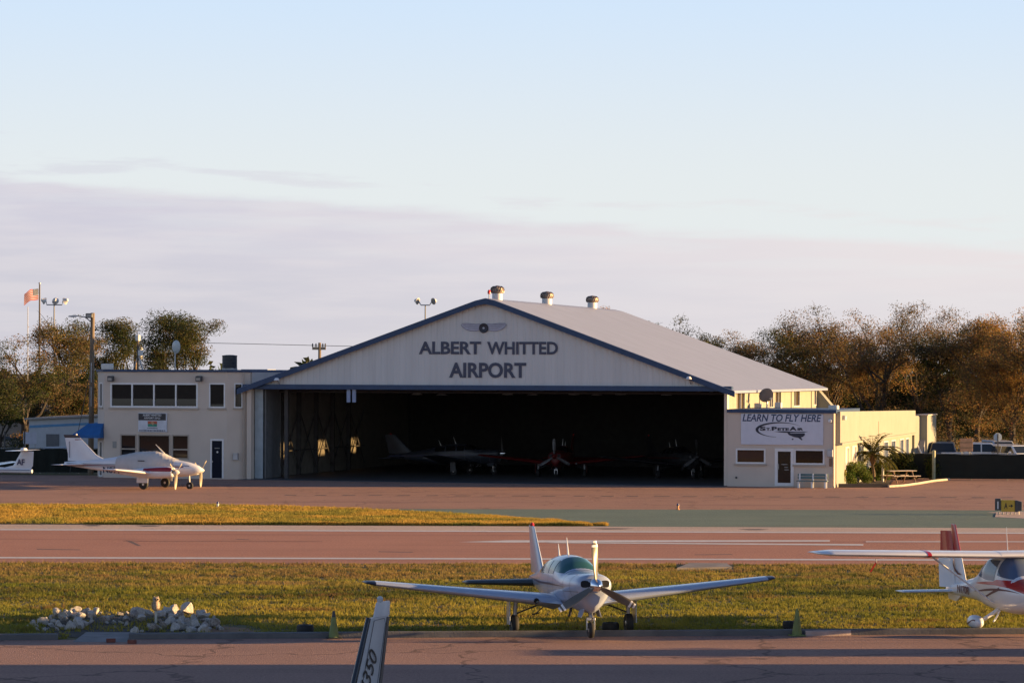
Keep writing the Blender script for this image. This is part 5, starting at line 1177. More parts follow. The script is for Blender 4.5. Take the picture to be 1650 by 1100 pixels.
for s in (1, -1):
    a, b = ((.85, s*.42, .78), 2.0, .17), ((.30, s*5.55, 1.20), .95, .12)
    w_ = wing('wing', TW, e, [a, lerp_sec(a, b, .5), b])
    wing('tailplane', TW, e, [((-4.15, s*.08, 1.25), 1.15, .10), ((-4.55, s*2.1, 1.27), .7, .09)], camber=0)
    N_ = Fus([(1.92, .98, .22, .20, .20), (1.86, .98, .30, .27, .26), (1.5, .97, .36, .32, .31), (.8, .95, .37, .30, .33), (0, .93, .30, .24, .28), (-1.0, .90, .08, .08, .10)], 2.4)
    nc = N_.body('engine_nacelle', TW, e, 26, 24); nc.location = (0, s*1.7, 0)
    for s2 in (1, -1): N_.patch('nacelle_stripe', CRIM, nc, .2, 1.85, lambda x: 1.02, lambda x: N_.zc(x)+N_.t(x)*.86, sides=(s2,), na=4)
    for s2 in (-1, 1):
        mb = MB(); mb.prism([(s*1.7+s2*(.2)+.07*math.cos(t), .99+.08*math.sin(t)) for t in np.linspace(0, 6.283, 13)[:-1]], 'x', 1.8, 1.93); mb.build('cowl_inlet', mat('inlet_dark', (.012, .012, .014)), nc).location = (0, -s*1.7, 0)
    propeller(e, (1.93, s*1.7, .98), .93, 3, 182 if s < 0 else 178, mat('blade_gold', (.32, .27, .19), .35), OFFWHITE, .17, .3, None, .075)
    lg = MB().tube([(.0, s*1.45, .75), (0, s*1.45, .28)], [.06, .05], 8).build('main_gear_leg', STEEL, e, True)
    wheel('main_wheel', e, (0, s*1.45, .27), .27, .18, OFFWHITE)
    MB().box(-.34, .34, s*1.62-.012, s*1.62+.012, .36, .80, bev=.01).build('gear_door', TW, lg)
fin = wing('tail_fin', TW, e, [((-2.75, 0, 1.42), 2.5, .06), ((-3.5, 0, 1.78), 1.75, .08), ((-4.5, 0, 2.70), .95, .08)], 'z', tip_round=False)
wing('fin_cap', mat('cap_stripes', (.05, .03, .035), .4), fin, [((-4.5, 0, 2.702), .95, .08), ((-4.56, 0, 2.80), .95, .08)], 'z')
MB().loft([airfoil_ring((-4.40, 0, z), .98, .086, 'z') for z in (2.58, 2.63)]).build('fin_band', CRIM, fin, True)
MB().lathe([(0, 0), (.06, .01), (.06, .08), (0, .12)], (-4.75, 0, 2.83), 'z', 10).build('tail_beacon', OFFWHITE, fin, True)
MB().box(-5.15, -5.13, -.06, .06, 1.6, 2.5).build('rudder_gap', mat('gap_grey', (.25, .25, .27), .6), fin)
ng = MB().tube([(2.05, 0, .8), (2.1, 0, .25)], [.05, .04], 8).build('nose_gear_leg', OFFWHITE, e, True)
wheel('nose_wheel', e, (2.1, 0, .2), .2, .13, OFFWHITE)

# ------------------------------------------------------------------ T-tail of a motor glider entering from the left
gx, gy = (45-825)/F*159.5, 159.5
e = plane_root('motor_glider', gx, gy, R(180-24), 0, 'white T-tailed aeroplane with blue tail letters, only its tail showing at left edge')
f = Fus([(8.3, .95, .04, .04, .04), (8.0, .95, .25, .2, .2), (7, .97, .42, .42, .4), (6, 1.0, .46, .55, .42), (4.8, 1.0, .40, .40, .36), (3.5, .95, .24, .22, .2), (1.5, .88, .15, .15, .15), (-.3, .86, .07, .12, .12)], 2.2)
fl = f.body('fuselage', TW, e)
for s in (1, -1): f.patch('stripe', NAVYP, fl, -.2, 5, lambda x: .88, lambda x: .92, sides=(s,), na=1)
f.patch('canopy', GLASS, e, 5.2, 6.9, lambda x: 1.2, None, over=True)
fin = wing('tail_fin', TW, e, [((1.9, 0, .95), 2.1, .05), ((.95, 0, 1.15), 1.3, .08), ((.42, 0, 1.95), .82, .09)], 'z', tip_round=False)
wing('tailplane', TW, e, [((.55, -1.4, 2.0), .5, .10), ((.62, 0, 2.0), .75, .10), ((.55, 1.4, 2.0), .5, .10)], camber=0)
MB().lathe([(0, -.03), (.2, 0), (.16, .1), (0, .15)], (.25, 0, 2.02), n=14).build('tailplane_fairing', TW, e, True)
text_on(fin, 'AF', NAVYP, (.42, .075, 1.35), .34, .52, (-1, 0, 0), (0, 0, 1), bold=.03)
for s in (1, -1):
    wing('wing', TW, e, [((5.9, s*.35, .75), 1.2, .15), ((5.7, s*6.5, 1.1), .7, .12)])
    MB().tube([(5.3, s*.3, .6), (5.2, s*1.0, .25)], .05, 6).build('main_gear_leg', TW, e); wheel('main_wheel', e, (5.2, s*1.05, .2), .2, .12)
wheel('nose_wheel', e, (7.2, 0, .18), .18, .1); MB().tube([(7.0, 0, .7), (7.2, 0, .2)], .04, 6).build('nose_gear_leg', TW, e)

# ------------------------------------------------------------------ tail fin of the aeroplane parked in the shade nearest the camera
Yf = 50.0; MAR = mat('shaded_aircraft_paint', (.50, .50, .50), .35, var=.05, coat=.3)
pT, pB = at(618, 968, Yf), at(604, 1100, Yf)
hd = R(180+62)                                     # nose away to the lower left
e = plane_root('shaded_aeroplane', pT.x, Yf, hd, 0, 'grey-white aeroplane tail fin with italic digits standing in shade at the bottom edge')
zt = pT.z
k_ = Yf/F
z0, z1, z2 = at(600, 1100, Yf).z, at(600, 992, Yf).z, at(618, 968, Yf).z
secs = [((1.30, 0, .45), 1.08, .085), ((1.0, 0, z0), .89, .085), ((.47, 0, z1), .67, .085)]
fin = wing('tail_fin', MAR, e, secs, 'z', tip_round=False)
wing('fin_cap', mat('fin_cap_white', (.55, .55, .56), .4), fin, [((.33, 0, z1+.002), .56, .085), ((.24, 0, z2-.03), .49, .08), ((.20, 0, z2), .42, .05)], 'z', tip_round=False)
MB().lathe([(0, 0), (.05, .01), (.055, .07), (.03, .1), (0, .11)], (.10, 0, z2-.01), 'z', 12).build('tail_beacon', mat('beacon_glass', (.5, .5, .5), .2), fin, True)
MB().tube([(1.32, 0, .45), (1.02, 0, z0), (.49, 0, z1)], [.06, .055, .045], 12).build('leading_edge_boot', mat('boot_black', (.025, .025, .028), .22, coat=.3), fin, True)
OUT = mat('panel_line', (.10, .10, .11), .6)
def fl_(x, z): return (x, .040+.004*(2.3-z), z)
mb = MB(); mb.tube([fl_(.78, z0), fl_(.36, z1-.05), fl_(.02, z1-.03), fl_(-.02, z1-.12), fl_(.26, z0)], .006, 5); mb.build('panel_line', OUT, fin)
mb = MB(); mb.prism([(.13, z0-.3), (.21, z0-.3), (-.12, z1-.02), (-.19, z1-.02)], 'y', -.028, .028); mb.build('rudder', mat('rudder_dark', (.10, .085, .08), .4), fin)
text_on(fin, '4350', mat('digit_black', (.02, .02, .022), .4), (.56, .052, 1.28), .30, .80, (-.47, 0, .88), (.88, 0, .47), bold=.0, shear=.3)
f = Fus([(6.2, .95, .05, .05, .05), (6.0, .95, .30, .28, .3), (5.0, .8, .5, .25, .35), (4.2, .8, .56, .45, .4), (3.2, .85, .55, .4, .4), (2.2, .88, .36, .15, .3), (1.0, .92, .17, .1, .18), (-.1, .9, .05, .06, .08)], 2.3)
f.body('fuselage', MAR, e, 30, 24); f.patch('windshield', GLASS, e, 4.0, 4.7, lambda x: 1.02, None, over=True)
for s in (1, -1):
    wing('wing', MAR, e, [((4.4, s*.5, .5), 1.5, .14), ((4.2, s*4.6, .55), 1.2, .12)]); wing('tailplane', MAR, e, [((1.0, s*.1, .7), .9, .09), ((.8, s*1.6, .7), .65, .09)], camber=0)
    MB().tube([(3.9, s*1.2, .8), (3.9, s*1.25, .2)], .05, 8).build('main_gear_leg', STEEL, e); wheel('main_wheel', e, (3.9, s*1.3, .2), .2, .14)
MB().tube([(5.6, 0, .7), (5.65, 0, .2)], .045, 8).build('nose_gear_leg', STEEL, e); wheel('nose_wheel', e, (5.65, 0, .18), .18, .12)
mb = MB(); mb.tube([(.10, .0, z2-.42), (.8, .0, z2-.62)], .004, 4)
# ------------------------------------------------------------------ things along the kerb
ROCK = mat('limestone', (.33, .30, .27), .95, var=.3, vscale=5, col2=(.64, .58, .52), bump=.8, bscale=9, bdist=.05)
ROCKD = mat('limestone_dirty', (.16, .135, .12), .95, var=.3, vscale=4, col2=(.50, .43, .38), bump=.8, bscale=9, bdist=.05)
def rock(seed, r):
    q = random.Random(seed); bm = bmesh.new(); bmesh.ops.create_icosphere(bm, subdivisions=3, radius=1)
    fl = [(Vector((q.gauss(0, 1), q.gauss(0, 1), q.gauss(0, 1))).normalized(), q.uniform(.32, .8)) for _ in range(9)]
    for v in bm.verts:
        p = v.co.copy()
        for n, d in fl:
            t = p.dot(n)
            if t > d: p -= n*(t-d)
        p *= 1+.04*math.sin(p.x*9+q.random()*0)+.03*math.sin(p.y*13+p.z*7)
        v.co = p
    me = bpy.data.meshes.new('rock'); bm.to_mesh(me); bm.free(); me.polygons.foreach_set('use_smooth', [True]*len(me.polygons)); me.set_sharp_from_angle(angle=R(18))
    return me
rm = [rock(i, 1) for i in range(14)]
for m in rm: m.materials.append(ROCK)
rmd = [rock(40+i, 1) for i in range(4)]
for m in rmd: m.materials.append(ROCKD)
big = [(52, 1008, 14), (70, 1006, 16), (92, 1000, 20), (104, 1004, 16), (122, 987, 18), (135, 1004, 22), (113, 1014, 18), (128, 1013, 20), (148, 1000, 18), (140, 992, 14), (157, 990, 16), (170, 1004, 20), (98, 1013, 14), (84, 1010, 14),
       (218, 1020, 22), (222, 1000, 22), (230, 1006, 18), (246, 1017, 24), (238, 998, 18), (262, 1000, 20), (275, 1008, 18), (270, 998, 20), (302, 990, 24), (292, 1002, 18), (283, 1017, 22), (296, 1012, 18), (313, 1006, 18), (326, 1003, 18),
       (328, 1018, 30), (345, 1012, 24), (336, 1006, 18), (310, 1018, 18), (60, 1012, 12), (45, 1011, 10), (357, 1015, 14), (265, 1012, 16), (290, 1008, 14)]
for k in range(30):
    cx, rx = random.choice(((108, 45), (120, 40), (262, 40), (292, 40), (312, 35))); big.append((random.gauss(cx, rx*.5), random.uniform(992, 1017), random.uniform(13, 20)))
for k in range(34): big.append((random.uniform(48, 355), random.uniform(1000, 1017), random.uniform(9, 14)))
small = [(random.uniform(60, 350), random.uniform(988, 1022), random.uniform(5, 11)) for _ in range(55)] + [(182, 996, 9), (195, 991, 10), (205, 1008, 8), (170, 1019, 10), (196, 998, 8), (186, 1012, 7), (160, 1021, 9)]
for i, (px, py, wpx) in enumerate(big+small):
    X, Y = gp(px, py); r = wpx/2*Y/F
    if 118 < px < 212 and py > 1015 or (155 < px < 215 and py > 1006 and i < len(big)): continue
    small_ = i >= len(big)
    o = link('rock', (rmd if (i % 6 == 5) else rm)[i % (4 if i % 6 == 5 else 14)])
    s = r*.98; o.scale = (s*random.uniform(.95, 1.4), s*random.uniform(.8, 1.1), s*random.uniform(.7, 1.2)); o.rotation_euler = (random.uniform(-.5, .5), random.uniform(-.5, .5), random.uniform(0, 6.28))
    mid = math.exp(-((py-1001)/10)**2)*(.16 if (85 < px < 160 or 215 < px < 335) else .03)
    o.location = (X, Y, o.scale[2]*(.3 if small_ else .4)+mid)
    if px == 302: tag(o, 'tallest pointed limestone rock, at right of the pile near the decoy owl', 'rock', 'rocks in the pile'); o.scale = (s*1.05, s*.9, s*1.25); o.location.z = s*.75
    else: tag(o, 'small pale chip of limestone lying among the larger rocks of the pile' if small_ else 'pale jagged limestone rock in the pile beside the kerb drain', 'rock', 'rocks in the pile')
# decoy owl on a pipe
X, Y = gp(252.5, 1004); k = Y/F
e = empty('decoy_owl', (X, Y, 0), R(20), 'beige plastic decoy owl standing on a pale pipe in the rock pile', 'decoy owl')
hp = 19*k/.68; OWL = mat('owl_beige', (.36, .27, .19), .8, var=.35, vscale=16, bump=.5, bscale=30)
MB().lathe([(.05, -.1), (.05, hp), (.07, hp), (.07, hp+.03), (0, hp+.03)], n=12).build('pipe', mat('pipe_pale', (.60, .55, .46), .6), e, True)
e.scale = (.68,)*3
b = MB().lathe([(.02, hp+.02), (.09, hp+.04), (.125, hp+.14), (.135, hp+.26), (.115, hp+.36), (.105, hp+.39), (.125, hp+.43), (.13, hp+.48), (.105, hp+.54), (.05, hp+.565), (0, hp+.57)], n=18).build('body', OWL, e, True)
for s in (1, -1):
    MB().lathe([(.035, hp+.51), (.02, hp+.57), (0, hp+.61)], (s*.075, 0, 0), n=8).build('ear_tuft', OWL, b)
    MB().lathe([(0, -.135), (.03, -.13), (.035, -.11)], (s*.045, 0, hp+.475), 'y', 10).build('eye', mat('owl_eye', (.02, .015, .01), .3), b)
    w_ = MB().lathe([(0, hp+.06), (.04, hp+.12), (.06, hp+.25), (.04, hp+.36), (0, hp+.38)], (s*.115, .01, 0), n=10).build('wing', mat('owl_wing', (.24, .17, .12), .85, var=.3, vscale=18), b, True)
MB().lathe([(.02, -.13), (.012, -.155), (0, -.17)], (0, 0, hp+.44), 'y', 8).build('beak', mat('owl_beak', (.08, .06, .04), .5), b)
# cones
CONE = mat('faded_green_cone', (.16, .20, .06), .6, var=.15, vscale=4); CONEB = mat('cone_dark', (.035, .045, .05), .6)
def cone(px, py, hpx, label, dark):
    X, Y = gp(px, py); h = hpx*Y/F; e = empty('traffic_cone', (X, Y, .004), R(15), label, 'traffic cone', 'cones along the kerb')
    MB().box(-.18, .18, -.18, .18, 0, .03, bev=.012).build('base', BLACK if dark else CONE, e)
    c = MB().lathe([(.125, .03), (.118, .10), (.075, h*.55), (.045, h*.86), (.028, h*.97), (.02, h), (0, h)], n=20).build('body', CONE, e, True)
    if dark: MB().lathe([(.0535, h*.78), (.0465, h*.86), (.031, h*.965), (.0285, h*1.002), (0, h*1.002)], n=20).build('tip', CONEB, c, True)
cone(539, 1028, 44, 'faded green traffic cone with a dark tip, right of a lone tyre', True)
cone(1285.5, 1024, 44, 'plain faded green traffic cone with a lit foot next to the concrete wheel stop', False)
def tyre(px, py, wpx, label):
    X, Y = gp(px, py); r = wpx/2*Y/F
    e = empty('old_tyre', (X, Y, .05), random.uniform(0, 3), label, 'tyre', 'old tyres tied down along the kerb')
    p = [(r*.52, .02), (r*.6, .0), (r*.9, .01), (r*.99, .05), (r, .11), (r*.98, .17), (r*.88, .21), (r*.62, .21), (r*.53, .19)]
    t = MB().lathe(p+[(r*.5, .11), (r*.52, .02)], n=26); t.f = [f for f in t.f if len(f) == 4]; t.m = [0]*len(t.f); t.build('tread', TYRE, e, True)
    MB().lathe([(0, .0), (r*.5, .01), (r*.5, .04), (0, .05)], n=18).build('fill', mat('dark_soil', (.03, .022, .016)), e)
tyre(493, 1023, 28, 'old black tyre lying at the kerb left of the dark-tipped cone'); tyre(985, 1019, 28, 'old black tyre lying on the grass behind the parked low-wing aeroplane nose'); tyre(1273, 1016.5, 22, 'old black tyre lying behind the plain green cone')
# wheel stop
xa, ya = gp(1299, 1024); xb, yb = gp(1372, 1022.5)
mb = MB(); mb.loft([[(x, y-.09, 0), (x, y-.075, .1), (x, y-.05, .13), (x, y+.05, .13), (x, y+.075, .1), (x, y+.09, 0)] for x, y in ((xa, ya), ((xa+xb)/2, (ya+yb)/2), (xb, yb))])
tag(mb.build('wheel_stop', mat('wheel_stop_concrete', (.40, .31, .27), .9, var=.2, bump=.4)), 'sunlit concrete wheel stop lying right of the plain green cone', 'wheel stop')
BRK = mat('brick', (.17, .055, .04), .9, var=.3, bump=.5, bscale=20)
for px, py, r_, lb in ((180, 1034.5, 10, 'dark red brick lying left by the drain slab'), (214, 1036.5, -25, 'broken red brick lying at the cut kerb end')):
    X, Y = gp(px, py); o = MB().box(-.11, .11, -.055, .055, 0, .09, bev=.008).build('brick', BRK, None, loc=(X, Y, .006), rotz=R(r_)); tag(o, lb, 'brick', 'loose bricks')
    if r_ < 0: o.scale = (.9, 1, 1)
# taxiway marker stubs
def stub(px, py, hpx, m, label):
    X, Y = gp(px, py); h = hpx*Y/F; e = empty('taxiway_marker', (X, Y, 0), 0, label, 'marker post', 'taxiway edge markers')
    MB().lathe([(.09, 0), (.09, .03), (.05, .05), (.05, h*.75), (.06, h*.76), (.06, h), (0, h+.01)], n=12).build('stem', m, e, True)
    MB().lathe([(.055, h), (.065, h+.03), (.05, h+.08), (0, h+.1)], n=12).build('lens', mat('marker_lens', (.02, .04, .16), .2), e, True)
stub(351.5, 818, 7, OFFWHITE, 'small white edge marker at the far side of the grass island'); stub(1093, 821, 7, mat('marker_orange', (.50, .24, .10), .6), 'small orange edge marker on the teal painted apron')
# taxiway guidance sign
X, Y = gp(1626, 829); k = Y/F
e = empty('taxiway_sign', (X, Y, 0), R(-14), 'yellow and black taxiway guidance sign on short legs at the right edge', 'sign')
YEL = mat('sign_yellow', (.46, .31, .03), .5, var=.05)
z0, z1 = .15, .68
mb = MB(); mb.box(-.62, -.34, -.10, .12, z0+.05, z1+.06, bev=.02); mb.build('black_module', DARK, e)
mb = MB(); mb.box(-.335, .29, -.10, .10, z0, z1, bev=.015); mb.build('yellow_module', YEL, e)
mb = MB(); mb.loft([[(.30, -.12, z0-.02), (.30, .14, z0-.02), (.30, .14, z1), (.30, -.12, z1)], [(.40, -.14, z0), (.40, .16, z0), (.40, .16, z1-.02), (.40, -.14, z1-.02)], [(.60, -.10, z0+.05), (.60, .12, z0+.05), (.60, .12, z1-.08), (.60, -.10, z1-.08)]]); mb.build('black_module', DARK, e)
lettering('sign_letters', 'A', BLACK, e, (-.12, -.105, .415), 1, width=.15, height=.26, bold=.02, depth=.006)
mb = MB(); mb.prism([(.01, .395), (.11, .395), (.11, .335), (.21, .415), (.11, .495), (.11, .435), (.01, .435)], 'y', -.108, -.101); mb.build('arrow', BLACK, e)
lettering('sign_letters', '1', WHITE, e, (-.48, -.105, .44), 1, width=.05, height=.34, bold=.02, depth=.006)
for i in range(6):
    mb = MB(); x = -.45+.18*i; mb.lathe([(.055, 0), (.055, .02), (.03, .04), (.028, z0+.03), (0, z0+.03)], (x, 0, 0), n=10); mb.build('leg', mat('leg_cream', (.62, .54, .42), .5), e, True)
mb = MB(); pd = g((1604, 833), (1680, 837), (1680, 828), (1606, 826)); mb.prism(pd, 'z', 0, .02); tag(mb.build('sign_pad', PALE), kind='structure')

# ------------------------------------------------------------------ fences
MESH = mat('windscreen_green', (.008, .011, .008), .9, var=.25, vscale=1.5, bump=.3, bscale=5); POST = mat('fence_post', (.28, .28, .27), .5, metal=.4)
def fence(p, q, h, label, n):
    e = empty('screened_fence', (*p, 0), math.atan2(q[1]-p[1], q[0]-p[0]), label, 'fence'); ln = math.hypot(q[0]-p[0], q[1]-p[1]); step = ln/n
    mb = MB()
    rings = []
    for i in range(n*6+1):
        x = ln*i/(n*6); w_ = .05*math.sin(i*1.7)+.03*math.sin(i*.6); rings.append([(x, w_*0.6+.03, .06), (x, w_+.03, h*.5), (x, .03+w_*.3, h-.02+.02*math.sin(i*.9))])
    mb.loft(rings, False, False); mb.loft([[(x, y+.012, z) for x, y, z in r_] for r_ in rings], False, False); mb.build('windscreen', MESH, e, True)
    for i in range(n+1): MB().tube([(i*step, .14, 0), (i*step, .14, h+.06)], .035, 8).build('post', POST, e)
    MB().tube([(0, .14, h), (ln, .14, h)], .022, 6).build('top_rail', POST, e)
    return e
Yq = 173.5
hq = at(1550, 731, Yq).z
fence(at(1507, 770, Yq).to_2d(), at(1800, 772, Yq-1).to_2d(), hq, 'long chain-link fence with dark green screen at the right edge', 5)
fence(gp(1437, 770.5), at(1505, 770, Yq+.2).to_2d(), hq, 'short screened fence panel between the palm bed and the vine post', 2)
X, Y = at(1506, 770, Yq).to_2d(); tag(MB().lathe([(.11, 0), (.11, hq+.12), (.12, hq+.12), (.10, hq+.2), (0, hq+.24)], n=12).build('gate_post', mat('post_pale', (.36, .36, .22), .7), None, True, loc=(X-.05, Y-.1, 0)), 'thick pale gate post wrapped in vine at the end of the dark fence', 'post')
fence(gp(-60, 762), gp(158, 762.5), at(60, 722, gp(60, 762)[1]).z, 'dark green screened fence behind the twin-engine aeroplane tail', 7)
# ------------------------------------------------------------------ vehicles beyond the fences
CARG = glass_mat('car_glass', (.02, .025, .03), 0, .05)
def car(x, y, rot, kind, paint, label, scale=1.0, cat='car', name='parked_car', group='cars parked beyond the fence'):
    e = empty(name, (x, y, 0), rot, label, cat, group); e.scale = (scale,)*3
    L_, W_ = 4.6, .90
    if kind == 'suv': prof = [(-2.25, .45), (-2.28, .95), (-2.1, 1.08), (-1.0, 1.15), (2.1, 1.12), (2.27, .9), (2.27, .45)]; cab = [(-1.15, 1.12), (-.45, 1.66), (1.75, 1.70), (2.15, 1.12)]
    elif kind == 'pickup': prof = [(-2.7, .5), (-2.72, 1.05), (-2.5, 1.18), (-1.3, 1.22), (2.7, 1.2), (2.75, .6), (2.7, .5)]; cab = [(-1.35, 1.2), (-.6, 1.84), (.85, 1.88), (1.2, 1.2)]
    elif kind == 'van': prof = [(-2.5, .4), (-2.5, .95), (-1.9, 1.2), (2.5, 1.25), (2.55, .4)]; cab = [(-1.8, 1.2), (-1.1, 2.0), (2.3, 2.05), (2.5, 1.2)]
    else: prof = [(-2.25, .42), (-2.28, .78), (-1.9, .92), (-1.0, .98), (1.7, 1.0), (2.2, .95), (2.28, .5), (2.2, .42)]; cab = [(-1.15, .97), (-.3, 1.42), (.9, 1.45), (1.85, .99)]
    def sh(poly, inset0, inset1, zmid=None):
        zs = [p[1] for p in poly]; zl, zh = min(zs), max(zs); n = len(poly); rings = []
        for s in (-1, 1): rings.append([(x_, s*(W_-(inset0+(inset1-inset0)*(z_-zl)/(zh-zl))), z_) for x_, z_ in poly])
        mb = MB(); v = rings[0]+rings[1]; fs = [(i, (i+1) % n, (i+1) % n+n, i+n) for i in range(n)]
        for t in tessellate_polygon([[Vector((p[0], p[1], 0)) for p in poly]]): fs.append(tuple(t)); fs.append(tuple(i+n for i in t)[::-1])
        mb.add(v, fs); return mb
    b = sh(prof, .02, .07).build('body', paint, e)
    bv = b.modifiers.new('soft', 'BEVEL'); bv.width = .06; bv.segments = 2
    c = sh(cab, .08, .24).build('cabin', paint, e); bv = c.modifiers.new('soft', 'BEVEL'); bv.width = .05; bv.segments = 2
    (a0, a1, a2, a3) = cab
    def pt(t, u): return None
    for s in (-1, 1):                              # side glass, set just proud of the cabin
        zb, zt_ = a0[1]+.06, a1[1]-.08; ins = lambda z: W_-(.08+.16*(z-a0[1])/(a1[1]-a0[1]))+.012
        xb0 = a0[0]+(a1[0]-a0[0])*.2+.12; xt0 = a1[0]+.02; xb1 = a3[0]-(a3[0]-a2[0])*.15-.15; xt1 = a2[0]-.12; xm = (xt0+xt1)/2
        for q0, q1, q2, q3 in ((xb0, xm-.04, xm-.04, xt0), (xm+.04, xb1, xt1, xm+.04)):
            mb = MB(); mb.add([(q0, s*ins(zb), zb), (q1, s*ins(zb), zb), (q2, s*ins(zt_), zt_), (q3, s*ins(zt_), zt_), (q0, s*(ins(zb)-.02), zb), (q1, s*(ins(zb)-.02), zb), (q2, s*(ins(zt_)-.02), zt_), (q3, s*(ins(zt_)-.02), zt_)], [(0, 1, 2, 3), (7, 6, 5, 4), (0, 4, 5, 1), (1, 5, 6, 2), (2, 6, 7, 3), (3, 7, 4, 0)]); mb.build('side_glass', CARG, e)
    for (p0, p1, nm, sg) in ((a0, a1, 'windscreen', -1), (a3, a2, 'rear_window', 1)):
        d = Vector((p1[0]-p0[0], p1[1]-p0[1])); nrm = Vector((-d.y, d.x)).normalized()*(1 if sg < 0 else -1)*.012
        q0, q1 = Vector(p0)+d*.12+nrm, Vector(p0)+d*.88+nrm; w0, w1 = W_-.08-.02-.10, W_-.24-.06
        mb = MB(); mb.add([(q0.x, -w0, q0.y), (q0.x, w0, q0.y), (q1.x, w1, q1.y), (q1.x, -w1, q1.y), (q0.x-nrm.x*2, -w0, q0.y-nrm.y*2), (q0.x-nrm.x*2, w0, q0.y-nrm.y*2), (q1.x-nrm.x*2, w1, q1.y-nrm.y*2), (q1.x-nrm.x*2, -w1, q1.y-nrm.y*2)], [(0, 1, 2, 3), (7, 6, 5, 4), (0, 4, 5, 1), (1, 5, 6, 2), (2, 6, 7, 3), (3, 7, 4, 0)]); mb.build(nm, CARG, e)
    x0, x1 = prof[0][0]+.85, prof[-1][0]-.8
    for x_ in (x0, x1):
        for s in (-1, 1): wheel('wheel', e, (x_, s*(W_-.08), .34), .34, .22)
    for s in (-1, 1):
        MB().box(prof[0][0]-.03, prof[0][0]+.12, s*.62-.16, s*.62+.16, .68, .84, bev=.02).build('headlight', mat('lamp_lens', (.3, .28, .26), .2), e)
        MB().box(prof[-1][0]-.08, prof[-1][0]+.04, s*.7-.1, s*.7+.1, .72, .98, bev=.02).build('tail_light', mat('tail_lens', (.25, .015, .015), .2), e)
        MB().box(a0[0]+.35, a0[0]+.5, s*(W_+.1)-.09, s*(W_+.1)+.09, a0[1]+.02, a0[1]+.17, bev=.03).build('mirror', paint, e)
    return e
CWHITE = mat('car_white', (.60, .62, .66), .3, var=.03, coat=.5); CDARK = mat('car_dark', (.02, .022, .027), .3, coat=.5); CSIL = mat('car_silver', (.40, .42, .46), .3, coat=.5)
def carat(px, Y): return ((px-825)/F*Y, Y)
car(*carat(82, 186), R(5), 'sedan', CSIL, 'silver-white sedan with dark windows behind the fence by the small striped building', 1.05, group=None)
car(*carat(1520, 192), R(80), 'suv', CDARK, 'dark parked car beyond the fence beside the annex end', 1.08)
car(*carat(1583, 190), R(172), 'pickup', CWHITE, 'white pickup with dark windows parked beyond the fence beside the brown board', 1.0)
car(*carat(1638, 188), R(115), 'suv', CWHITE, 'white car parked beyond the fence right of the round sign', 1.05)
car(*carat(1612, 200), R(100), 'suv', CSIL, 'pale car parked beyond the fence, half hidden behind the round sign', 1.05)
# board and round sign beyond the fence
Yb = 180; p0, p1 = at(1547, 706, Yb), at(1568, 727, Yb)
e = empty('notice_board', ((p0.x+p1.x)/2, Yb, 0), R(6), 'pinkish brown board on short legs standing beyond the fence', 'board')
w_ = (p1.x-p0.x)/2; mb = MB(); mb.box(-w_, w_, -.03, .03, p1.z, p0.z, bev=.01); mb.build('panel', mat('board_brown', (.27, .17, .13), .8, var=.15), e)
for s in (-.6, .6): MB().box(w_*s-.05, w_*s+.05, .035, .13, 0, p0.z-.1).build('leg', OFFWHITE, e)
for z in (.3, .7): MB().box(-w_, w_, -.05, -.031, p1.z+(p0.z-p1.z)*z-.02, p1.z+(p0.z-p1.z)*z+.02).build('batten', WOOD, e)
pc_ = at(1608, 704, 182); e = empty('round_sign', (pc_.x, 182, 0), R(8), 'pale octagonal sign seen from behind on a thin post beyond the fence', 'sign')
mb = MB(); r = 7.2*182/F; mb.prism([(r*math.cos(t+R(22.5)), pc_.z+r*math.sin(t+R(22.5))) for t in np.linspace(0, 2*math.pi, 9)[:-1]], 'y', -.012, .012); mb.build('plate', mat('sign_back', (.40, .47, .55), .5), e)
MB().box(-.03, .03, -.055, -.0125, 0, pc_.z+r*.8).build('post', DARK, e)
# ------------------------------------------------------------------ poles, flag, wires
def flood_head(par, p, rz, tilt=-35, s=1.0):
    MT = Matrix.Translation(p) @ Matrix.Rotation(rz, 4, 'Z') @ Matrix.Rotation(R(tilt), 4, 'X') @ Matrix.Scale(s, 4)
    h_ = MB(); h_.lathe([(0, .34), (.12, .32), (.16, .2), (.3, .02), (.31, 0), (.27, .0), (0, .02)], (0, 0, 0), 'y', 14); h_.v = [tuple(MT @ Vector(q)) for q in h_.v]
    o = h_.build('flood_head', mat('flood_white', (.60, .58, .56), .4), par, True)
    l_ = MB(); l_.lathe([(0, -.012), (.26, -.01), (.26, .0)], (0, 0, 0), 'y', 14); l_.v = [tuple(MT @ Vector(q)) for q in l_.v]; l_.build('lens', mat('lamp_lens', (.3, .28, .26), .2), o, True)
Yp = 230; pf_ = at(87, 600, Yp); top = at(87, 491, Yp).z; k = Yp/F
e = empty('floodlight_pole', (pf_.x, Yp, 0), 0, 'grey floodlight pole with three lamp heads above the left trees', 'floodlight pole')
MB().tube([(0, 0, 0), (0, 0, top+.1)], [.09, .05], 10).build('pole', mat('pole_grey', (.16, .16, .165), .6), e)
MB().tube([(-13*k, 0, top+.3), (-12*k, 0, top), (13*k, 0, top), (14*k, 0, top+.3)], .05, 6).build('crossarm', GALV, e)
for x, rz in ((-15*k, R(120)), (2*k, R(170)), (17*k, R(245))): flood_head(e, (x, 0, top+.3), rz, 20, .95)
Yp = 225; top = at(685, 491.5, Yp).z; k = Yp/F; X = at(685, 500, Yp).x
e = empty('floodlight_pole', (X, Yp, 0), 0, 'floodlight pole with two lamp heads rising behind the left roof slope of the hangar', 'floodlight pole')
MB().tube([(0, 0, 0), (0, 0, top)], [.09, .05], 10).build('pole', mat('pole_grey', (.16, .16, .165), .6), e)
